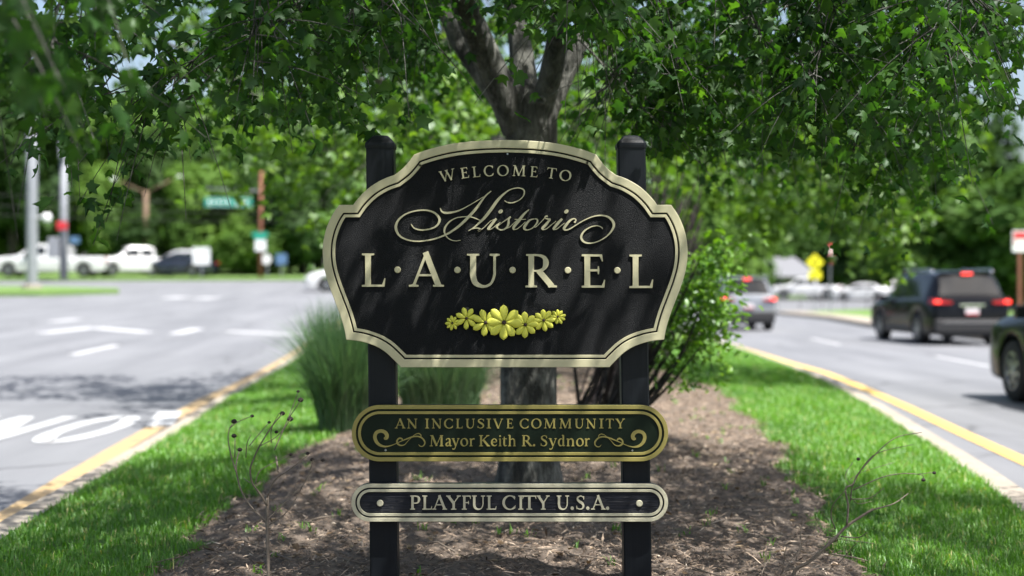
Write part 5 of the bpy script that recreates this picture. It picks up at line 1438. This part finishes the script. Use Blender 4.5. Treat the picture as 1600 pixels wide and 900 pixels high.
# pickups and small cars far away
PICK_TOP = [(-3.1, 0.80), (-3.05, 1.16), (-1.05, 1.18), (-1.02, 1.22), (-0.95, 1.85), (-0.6, 1.93), (0.55, 1.93), (0.85, 1.84), (1.45, 1.28), (1.7, 1.22), (2.8, 1.12), (3.0, 1.02), (3.1, 0.75)]
PICK_BELT = [(-3.1, 1.2), (-1.05, 1.2), (1.5, 1.2), (3.1, 1.1)]
def pickup(name, label, paint, x, y, rz, L, group, sc=1.0):
    k = L / 6.2
    root, sect, patch = car(name, label, paint, (x, y, float(H(x, y)) + 0.14), rz, L, 2.0, [(a * k, b * sc) for a, b in PICK_TOP], [(a * k, b * sc) for a, b in PICK_BELT], (-1.95 * k, 1.95 * k), 0.40, 0.32, group,
        windows=((-0.85 * k, -0.05 * k), (0.05 * k, 1.05 * k)), glass=((0.9 * k, 1.4 * k),), category='pickup truck')
    mb = MB(); mb.box((0, -2.05 * k, 1.195 * sc), (1.66, 1.86 * k, .02)); mb.build('bed_well', M['black_trim'], root)
    for s in (-1, 1):
        mb = MB(); mb.box((s * .86, -L / 2 - .01, .98), (.15, .05, .36)); mb.build('tail_light', M['tail_red'], root)
        mb = MB(); mb.box((s * .74, L / 2 - .05, .92), (.36, .1, .18)); mb.build('headlight', M['lamp_clear'], root)
        mb = MB(); mb.box((s * 1.1, 1.05 * k, 1.28), (.22, .12, .22)); mb.build('mirror', M['black_trim'], root)
    mb = MB(); mb.box((0, -L / 2 - .06, .55), (1.8, .14, .18)); mb.box((0, L / 2 + .03, .52), (1.85, .14, .2)); mb.build('bumper', M['chrome'], root)
    return root
SED_TOP = [(-2.3, 0.62), (-2.26, 0.96), (-1.75, 1.06), (-1.1, 1.36), (-0.6, 1.43), (0.1, 1.43), (0.4, 1.37), (1.15, 0.98), (1.6, 0.92), (2.1, 0.8), (2.3, 0.55)]
SED_BELT = [(-2.3, 0.96), (-1.2, 0.96), (1.1, 0.90), (2.3, 0.76)]
def small_car(name, label, paint, x, y, rz, group, L=4.6, zs=1.0, lift=0.0):
    root, sect, patch = car(name, label, paint, (x, y, float(H(x, y)) + lift), rz, L, 1.82, [(a * L / 4.6, b * zs) for a, b in SED_TOP], [(a * L / 4.6, b * zs) for a, b in SED_BELT], (-1.35 * L / 4.6, 1.38 * L / 4.6), 0.33, 0.19, group,
        windows=((-1.15, -0.35), (-0.27, 0.8)), glass=((-1.7, -1.15), (0.45, 1.1)))
    for s in (-1, 1):
        mb = MB(); mb.box((s * .72, -L / 2 - .0, .80), (.34, .06, .12)); mb.build('tail_light', M['tail_red'], root)
        mb = MB(); mb.box((s * .68, L / 2 - .1, .64), (.36, .18, .12)); mb.build('headlight', M['lamp_clear'], root)
        mb = MB(); mb.box((s * .98, .62, .98), (.16, .1, .12)); mb.build('mirror', paint, root)
    return root
GW = 'vehicles parked on the left verge'
def px_x(px, d): return (px - 800) / FPX * d
WP = M['white_car_paint']
pickup('white_pickup', 'long white pickup truck parked behind the grey poles', WP, px_x(80, 83), 83, R(90), 6.9, GW)
pickup('white_pickup', 'white crew-cab pickup parked right of the longer white truck', WP, px_x(214, 84.5), 84.5, R(118), 5.4, GW, 0.93)
small_car('navy_car', 'dark navy car parked in front of a white one, left verge', M['navy_car_paint'], px_x(279, 84.5), 84.5, R(78), GW, 4.3, 0.95, 0.14)
small_car('white_car', 'small white car parked behind the dark navy car', WP, px_x(286, 89), 89, R(84), GW, 4.3, 1.1, 0.14)
small_car('white_car', 'white car crossing the junction, half hidden by the sign', WP, px_x(562, 62), 62, R(97), None, 4.7, 1.02)
GR = 'vehicles in the far right car park'
pickup('white_pickup', 'white pickup parked under the grey roofed house', WP, px_x(1258, 118), 118, R(80), 5.6, GR, 0.95)
small_car('white_car', 'white car parked right of the yellow warning sign', WP, px_x(1345, 116), 116, R(75), GR, 4.5, 1.05)
small_car('white_car', 'white car parked just left of the black SUV roofline', WP, px_x(1392, 119), 119, R(95), GR, 4.5, 1.15)
small_car('white_car', 'white low car parked below the yellow warning sign', WP, px_x(1300, 120), 120, R(70), GR, 4.2, 0.9)
small_car('navy_car', 'dark car parked beyond the black SUV near the right edge', M['navy_car_paint'], px_x(1550, 95), 95, R(60), GR, 4.5, 1.1)
# ------------------------------------------------------------------ poles, signs, wires, house
def pole_base(px, py, d=None, dz=0.0):
    p = hit(px, py) if d is None else None
    if d is not None: x = (px - 800) / FPX * d; return np.array([x, d, float(H(x, d)) + dz])
    p[2] = float(H(p[0], p[1])) + dz
    return p
def zat(py, d): return CAM_H + (450 - py) / FPX * d
def sign_face(mb, x, z, w, h, y=-0.045, t=0.012): mb.box((x, y, z), (w, t, h)); return mb

# two steel poles
b = pole_base(50, 445, 60, 0.16); r = empty('steel_pole', b); tag(r, 'thick grey steel pole on the far left grass island', 'pole')
mb = MB(); mb.lathe([(.24, 0), (.22, 4.2), (.19, 8.6), (.0005, 8.62)], 20); mb.build('shaft', M['galvanised'], r, True)
mb = MB(); mb.lathe([(.42, -.1), (.42, .12), (.3, .16), (.24, .16)], 20); mb.build('footing', M['concrete'], r)
mb = MB(); mb.tube([(0.1, 0, 3.0), (0.55, 0, 3.0)], .03, 6); mb.lathe([(.16, -.16), (.2, 0), (.16, .16), (.0005, .17)], 12, 'Z', (.62, 0, 3.0)); mb.build('lamp', M['sign_white'], r, True)
b = pole_base(98, 432, 78, 0.14); r = empty('steel_pole', b); tag(r, 'slimmer grey steel pole with a red panel, behind the thick one', 'pole')
mb = MB(); mb.tube([(.05, 0, 0), (.05, 0, 3.0), (.07, 0, 7.6)], [.23, .21, .17], 16); mb.build('shaft', M['galvanised'], r, True)
z = zat(353, 78) - b[2]; mb = MB(); mb.box((.05, -.3, z), (.56, .12, .44)); mb.build('red_panel', M['sign_red'], r, bevel=0.03)
z = zat(384, 78) - b[2]; mb = MB(); mb.box((-.42, -.2, z - .1), (.55, .4, 1.1)); mb.build('control_box', M['galvanised'], r, bevel=0.04)
z = zat(235, 78) - b[2]; mb = MB(); mb.box((.1, -.35, z), (.34, .3, .9)); mb.build('signal_head', M['galvanised'], r, bevel=0.05)

# rust-brown post with street name blades, arm and hung street sign
b = pole_base(407, 438, 80.6, 0.14); r = empty('sign_post', b); tag(r, 'rust-brown post with green street blade and long green street sign', 'sign')
ht = zat(268, 80.6) - b[2]
mb = MB(); mb.tube([(0, 0, -.1), (0, 0, ht * .5), (0.06, 0, ht)], [.12, .11, .09], 10); mb.build('post', M['rust_brown'], r, True)
z = zat(302, 80.6) - b[2]; xs0, xs1 = px_x(320, 80.6) - b[0], px_x(394, 80.6) - b[0]
mb = MB(); mb.tube([(0, 0, z + .12), (xs0 - .2, 0, z + .3)], .035, 8); mb.build('arm', M['galvanised'], r, True)
z = zat(316, 80.6) - b[2]
sg = sign_face(MB(), (xs0 + xs1) / 2, z, xs1 - xs0, .52, -.05).build('street_sign', M['sign_green'], r, bevel=0.02)
mb = MB(); mb.box(((xs0 + xs1) / 2, -.06, z + .22), (xs1 - xs0 - .06, .01, .02)); mb.box(((xs0 + xs1) / 2, -.06, z - .22), (xs1 - xs0 - .06, .01, .02))
for k in range(9):
    if k == 5: continue
    mb.box((xs0 + .28 + k * .26, -.06, z), (.13, .01, .25 if k in (0, 6) else .18))
mb.build('legend', M['sign_white'], sg)
z = zat(368, 80.6) - b[2]; mb = MB(); mb.box((0, -.12, z + .06), (.88, .015, .24)); mb.box((0, -.14, z - .14), (.6, .015, .18)); mb.build('street_blade', M['sign_green'], r, bevel=0.008)
z = zat(382, 80.6) - b[2]; sign_face(MB(), 0.03, z - .05, .62, .66, -.13).build('white_plate', M['sign_white'], r, bevel=0.02)
def post_sign(name, label, px, py_base, d, faces, post_mat='galvanised', pw=.05, cat='sign', top=None, dz=0.1):
    b = pole_base(px, py_base, d, dz); r = empty(name, b); tag(r, label, cat)
    zt = max(zat(f[1], d) - b[2] + f[3] / 2 for f in faces) if top is None else zat(top, d) - b[2]
    mb = MB(); mb.box((0, 0, zt / 2 - .1), (pw, pw, zt + .2)); mb.build('post', M[post_mat], r)
    for (fx, fy, w, h, mat, shape) in faces:
        x = px_x(fx, d) - b[0]; z = zat(fy, d) - b[2]
        mb = MB()
        if shape == 'diamond': mb.box((x, -.05, z), (w * .7071, .012, w * .7071), Matrix.Rotation(R(45), 3, 'Y'))
        elif shape == 'round': mb.lathe([(.0005, -.045), (w / 2, -.045), (w / 2, -.058), (.0005, -.058)], 24, 'Y', (x, 0, z))
        elif shape == 'tri':
            pts = [(-w / 2, h / 2), (w / 2, h / 2), (0, -h / 2)]
            mb.add([(x + p[0], -.045, z + p[1]) for p in pts] + [(x + p[0], -.058, z + p[1]) for p in pts], [(0, 1, 2), (5, 4, 3), (0, 3, 4, 1), (1, 4, 5, 2), (2, 5, 3, 0)])
        else: mb.box((x, -.05, z), (w, .012, h))
        mb.build('sign_face', M[mat], r)
    return r, b
post_sign('white_sign', 'plain white square sign on a post on the far verge', 315, 438, 80.3, [(315, 400, .98, .98, 'sign_white', 'box')])
post_sign('round_sign', 'small round white sign right of the rust-brown post', 418, 437, 81, [(416, 405, .6, .6, 'sign_white', 'round')])
post_sign('blue_sign', 'small pale blue sign among the trees right of the rust-brown post', 440, 437, 82, [(440, 405, .62, .62, 'sign_blue', 'box')])
post_sign('blue_sign', 'small dark blue sign above the long white pickup', 117, 432, 90, [(117, 375, .6, .42, 'sign_blue', 'box')])
r, b = post_sign('crossing_sign', 'yellow diamond pedestrian warning sign with a plate below', 1273, 487, 70, [(1273, 410, .88, .88, 'sign_yellow', 'diamond'), (1273, 430, .62, .40, 'sign_yellow', 'box')], top=396)
z = zat(410, 70) - b[2]
mb = MB(); mb.lathe([(.0005, -.062), (.05, -.062), (.05, -.068), (.0005, -.068)], 16, 'Y', (.02, 0, z + .2))
for p, q, w in (((.02, z + .14), (-.01, z - .03), .1), ((-.01, z - .03), (.08, z - .22), .055), ((-.01, z - .03), (-.1, z - .22), .055), ((.02, z + .12), (.12, z + .0), .045), ((.02, z + .12), (-.09, z + .02), .045)):
    mb.bar((p[0], -.066, p[1]), (q[0], -.066, q[1]), w, .006)
mb.build('walking_figure', M['sign_black'], r)
z = zat(430, 70) - b[2]; mb = MB(); mb.bar((-.12, -.066, z), (.12, -.066, z), .05, .006); mb.bar((-.14, -.066, z), (-.04, -.066, z - .08), .04, .006); mb.bar((-.14, -.066, z), (-.04, -.066, z + .08), .04, .006); mb.build('arrow', M['sign_black'], r)
r, b = post_sign('yield_sign', 'red and white yield sign turned sideways behind the yellow sign', 1297, 488, 68, [(1297, 398, 1.0, .95, 'sign_red', 'tri')])
z = zat(398, 68) - b[2] + .06; mb = MB(); pts = [(-.30, .28), (.30, .28), (0, -.28)]
mb.add([(p[0], -.062, z + p[1]) for p in pts], [(0, 1, 2)]); mb.build('white_centre', M['sign_white'], r); r.rotation_euler = (0, 0, R(62))
r, b = post_sign('parking_sign', 'white sign with red marks on a brown post at the right edge', 1593, 492, 44, [(1594, 377, .52, .66, 'sign_white', 'box')], 'rust_brown', .10)
z = zat(377, 44) - b[2]; mb = MB()
mb.box((.02, -.06, z + .18), (.44, .008, .2)); mb.box((-.17, -.06, z - .02), (.05, .008, .1)); mb.build('red_marks', M['sign_red'], r)
# street lamp with two arms
b = pole_base(228, 434, 90.3, 0.1); r = empty('street_lamp', b); tag(r, 'brown street lamp with two spread arms among the left trees', 'street lamp')
zt = zat(298, 90.3) - b[2]
mb = MB(); mb.tube([(0, 0, -.1), (0, 0, zt)], [.2, .15], 12); mb.build('post', M['pole_wood'], r, True)
for s, ex, ey in ((-1, 186, 283), (1, 272, 279)):
    e = (px_x(ex, 90.3) - b[0], 0, zat(ey, 90.3) - b[2])
    mb = MB(); mb.tube([(0, 0, zt - .15), e], .05, 8); mb.build('arm', M['pole_wood'], r, True)
    mb = MB(); mb.lathe([(.0005, -.12), (.16, -.08), (.2, 0), (.12, .08), (.0005, .1)], 14, 'Z', (e[0] + s * .35, 0, e[2] + .12)); mb.build('lamp_head', M['sign_white'], r, True)
# overhead wires
for k, (ya, yb_, d) in enumerate(((300, 312, 74), (318, 326, 74.4), (334, 338, 75.2))):
    A = at(-260, ya - 14, d); B = at(600, yb_ + 6, d + 8); C_ = (A + B) / 2 - np.array([0, 0, .35])
    mb = MB(); P = crom([A, A + (C_ - A) * .5 - np.array([0, 0, .1]), C_, B + (C_ - B) * .5 - np.array([0, 0, .1]), B], 6); mb.tube(P, .013, 5)
    o = mb.build('overhead_wire', M['cable'], None, True)
    tag(o, ('topmost', 'middle', 'lowest')[k] + ' of three thin dark overhead wires crossing before the left woods', 'wire', 'overhead wires on the left')
# low house behind the right car park
hx, hy = px_x(1192, 150), 150; r = empty('house', (hx, hy, float(H(hx, hy)) + .05), R(-8)); tag(r, 'low house with a pale grey roof beyond the car park', 'house')
mb = MB(); mb.box((0, 0, .9), (10.4, 7, 2.6)); mb.build('wall', M['siding'], r)
mb = MB(); V = [(-5.8, -4.2, 2.0), (5.8, -4.2, 2.0), (5.8, 4.2, 2.0), (-5.8, 4.2, 2.0), (-4.0, 0, 4.1), (3.2, 0, 4.1)]
mb.add(V, [(0, 1, 5, 4), (1, 2, 5), (2, 3, 4, 5), (3, 0, 4), (3, 2, 1, 0)]); rf = mb.build('roof', M['roof_shingle'], r)
mb = MB(); mb.box((-1.5, .6, 4.1), (.6, .6, 1.0)); mb.build('chimney', M['rust_brown'], rf)
for x in (-3.6, -1.2, 1.4, 3.8):
    mb = MB(); mb.box((x, -3.52, 1.2), (1.1, .08, 1.1)); w_ = mb.build('window', M['sign_white'], r); mb = MB(); mb.box((x, -3.57, 1.2), (.96, .03, .96)); mb.build('pane', M['window_pane'], w_)
# railing in front of the right car park
r = empty('railing', (px_x(1215, 86), 86, float(H(px_x(1215, 86), 86)))); tag(r, 'thin dark railing along the far side of the right verge', 'railing')
for k in range(9):
    mb = MB(); mb.box((k * 1.35, 0, .55), (.05, .05, 1.1)); mb.build('rail_post', M['grey_trim'], r)
for z in (1.05, .55):
    mb = MB(); mb.box((5.4, 0, z), (10.9, .04, .045)); mb.build('rail', M['grey_trim'], r)

# ------------------------------------------------------------------ trees around the junction
def far_crown(seed, lobes, n, rx, rz, size, flat=0.25):
    rg = np.random.default_rng(seed)
    C = rg.normal(0, 1, (lobes, 3)); C /= np.linalg.norm(C, axis=1)[:, None]
    q = rg.random(lobes) ** 0.4 * 0.82
    C = C * q[:, None]; r = rg.uniform(0.24, 0.42, lobes)
    k = rg.integers(0, lobes, n)
    d = rg.normal(0, 1, (n, 3)); d /= np.linalg.norm(d, axis=1)[:, None]
    P = C[k] + d * (r[k] * rg.random(n) ** 0.35)[:, None]
    P *= np.array([rx, rx, rz]); P[:, 2] += rz
    N = d * 1.0 + rg.normal(0, 0.35, (n, 3)) + np.array([0, 0, 0.5]); N /= np.linalg.norm(N, axis=1)[:, None]
    a = rg.normal(0, 1, (n, 3)); X_ = np.cross(N, a); X_ /= np.linalg.norm(X_, axis=1)[:, None]; Y_ = np.cross(N, X_)
    s = size * rg.uniform(0.6, 1.35, n)
    V = np.stack([P - X_ * (s * .5)[:, None], P + Y_ * (s * .32)[:, None] + X_ * (s * .1)[:, None], P + X_ * (s * .55)[:, None], P - Y_ * (s * .34)[:, None]], 1)
    F = (np.arange(n) * 4)[:, None, None] + np.array([[0, 1, 2], [0, 2, 3]])[None]
    lt = rg.random(lobes); tone = np.clip(0.5 * lt[k] + 0.5 * rg.random(n), 0, 1)
    return tri_mesh('crown', V, F, attr=np.repeat(tone, 4))
VAR = []
for i, (lob, n, size) in enumerate(((46, 14000, .40), (60, 14000, .38), (38, 14000, .41), (70, 15000, .36))):
    for mn in ('dark', 'mid', 'light'):
        pass
    VAR.append((lob, n, size))
CROWNS = {}
def crown_of(v, mn):
    if (v, mn) not in CROWNS:
        lob, n, size = VAR[v]
        me = far_crown(100 + v, lob, n, 3.0, 4.0, size); me.materials.append(M['wood_leaf_' + mn]); CROWNS[(v, mn)] = me
    return CROWNS[(v, mn)]
tm = MB(); tm.tube([(0, 0, -.3), (.05, 0, 1.5), (-.05, .05, 3.2), (.1, 0, 5.5)], [.22, .17, .14, .05], 8)
for a in range(5):
    an = a * 1.3; tm.tube([(0, 0, 2.2 + .3 * a), (math.cos(an) * .8, math.sin(an) * .8, 3.4 + .4 * a), (math.cos(an) * 1.6, math.sin(an) * 1.6, 4.2 + .5 * a)], [.09, .06, .02], 5)
TRUNK = pymesh('trunk', tm.v, tm.f, True); TRUNK.materials.append(M['dark_bark'])
def far_tree(label, x, y, hgt, wid, mn, v, group=None, lowc=0.12, name='broadleaf_tree', dz=0.1):
    z = float(H(x, y)) + dz
    r = empty(name, (x, y, z), random.uniform(0, 6.28)); tag(r, label, 'tree', group)
    t = link('trunk', TRUNK, None, r); t.scale = (hgt / 9, hgt / 9, hgt / 9)
    c = link('crown', crown_of(v, mn), None, r); c.location = (0, 0, hgt * lowc); c.scale = (wid / 6, wid / 6, hgt * (1 - lowc) / 8.0)
    return r
rg = random.Random(4)
SHADE = {'dark': 'deep green', 'mid': 'mid green', 'light': 'light green'}
k = 0
for row, (d, n, x0, x1) in enumerate(((98, 17, -64, -2), (112, 17, -70, 6), (130, 15, -80, 12))):
    for i in range(n):
        x = x0 + (x1 - x0) * (i + rg.uniform(.15, .85)) / n; y = d + rg.uniform(-4, 4)
        h = (rg.uniform(8, 12), rg.uniform(11, 14.5), rg.uniform(13, 17))[row]
        mn = rg.choice(('dark', 'mid', 'light', 'light'))
        far_tree(SHADE[mn] + ' leafy tree in the ' + ('front', 'middle', 'rear')[row] + ' row of the woodland behind the parked white trucks', x, y, h, h * rg.uniform(.55, .72), mn, rg.randrange(4), 'trees of the left woodland', 0.04)
for row, (d, n, x0, x1) in enumerate(((158, 13, 4, 78), (172, 14, -6, 58), (186, 8, 56, 100))):
    for i in range(n):
        x = x0 + (x1 - x0) * (i + rg.uniform(.15, .85)) / n; y = d + rg.uniform(-4, 4)
        h = (rg.uniform(10, 14), rg.uniform(20, 27), rg.uniform(13, 17))[row]
        mn = rg.choice(('dark', 'mid', 'mid', 'light'))
        far_tree(SHADE[mn] + ' leafy tree in the ' + ('front', 'middle', 'rear')[row] + ' row of the woodland behind the house', x, y, h, h * rg.uniform(.6, .78), mn, rg.randrange(4), 'trees of the right woodland', 0.03)
# single trees that can be told apart
far_tree('tall dark tree at the far left edge behind the grey poles', px_x(20, 92), 92, 15.5, 8, 'dark', 0)
far_tree('round dark tree behind the white crew-cab pickup', px_x(240, 92.5), 92.5, 4.2, 6.4, 'dark', 1, lowc=0.02)
far_tree('light green tree between street sign and white square sign', px_x(330, 93), 93, 8.4, 7.6, 'light', 2, lowc=0.02)
far_tree('low bright green bush-like tree behind the rust-brown post', px_x(395, 89), 89, 3.6, 6.8, 'light', 3, lowc=0.0)
far_tree('dark tree left of the sign, behind the crossing white car', px_x(475, 90), 90, 8.5, 7.5, 'dark', 1, lowc=0.02)
far_tree('pale green tree above the silver SUV', px_x(1135, 96), 96, 6.4, 6.6, 'light', 2, lowc=0.04)
far_tree('dark broad tree behind the yellow warning sign', px_x(1345, 124), 124, 9.0, 9.5, 'dark', 0, lowc=0.12)
far_tree('spreading tree right above the black SUV', px_x(1470, 78), 78, 6.0, 8.2, 'mid', 1, lowc=0.14)
far_tree('big mid-green tree at the right edge behind the parking sign', px_x(1585, 76), 76, 7.8, 9.5, 'mid', 3, lowc=0.03)
far_tree('rounded mid-green tree between black SUV and parking sign', px_x(1530, 98), 98, 8.0, 8.5, 'mid', 2, lowc=0.03)
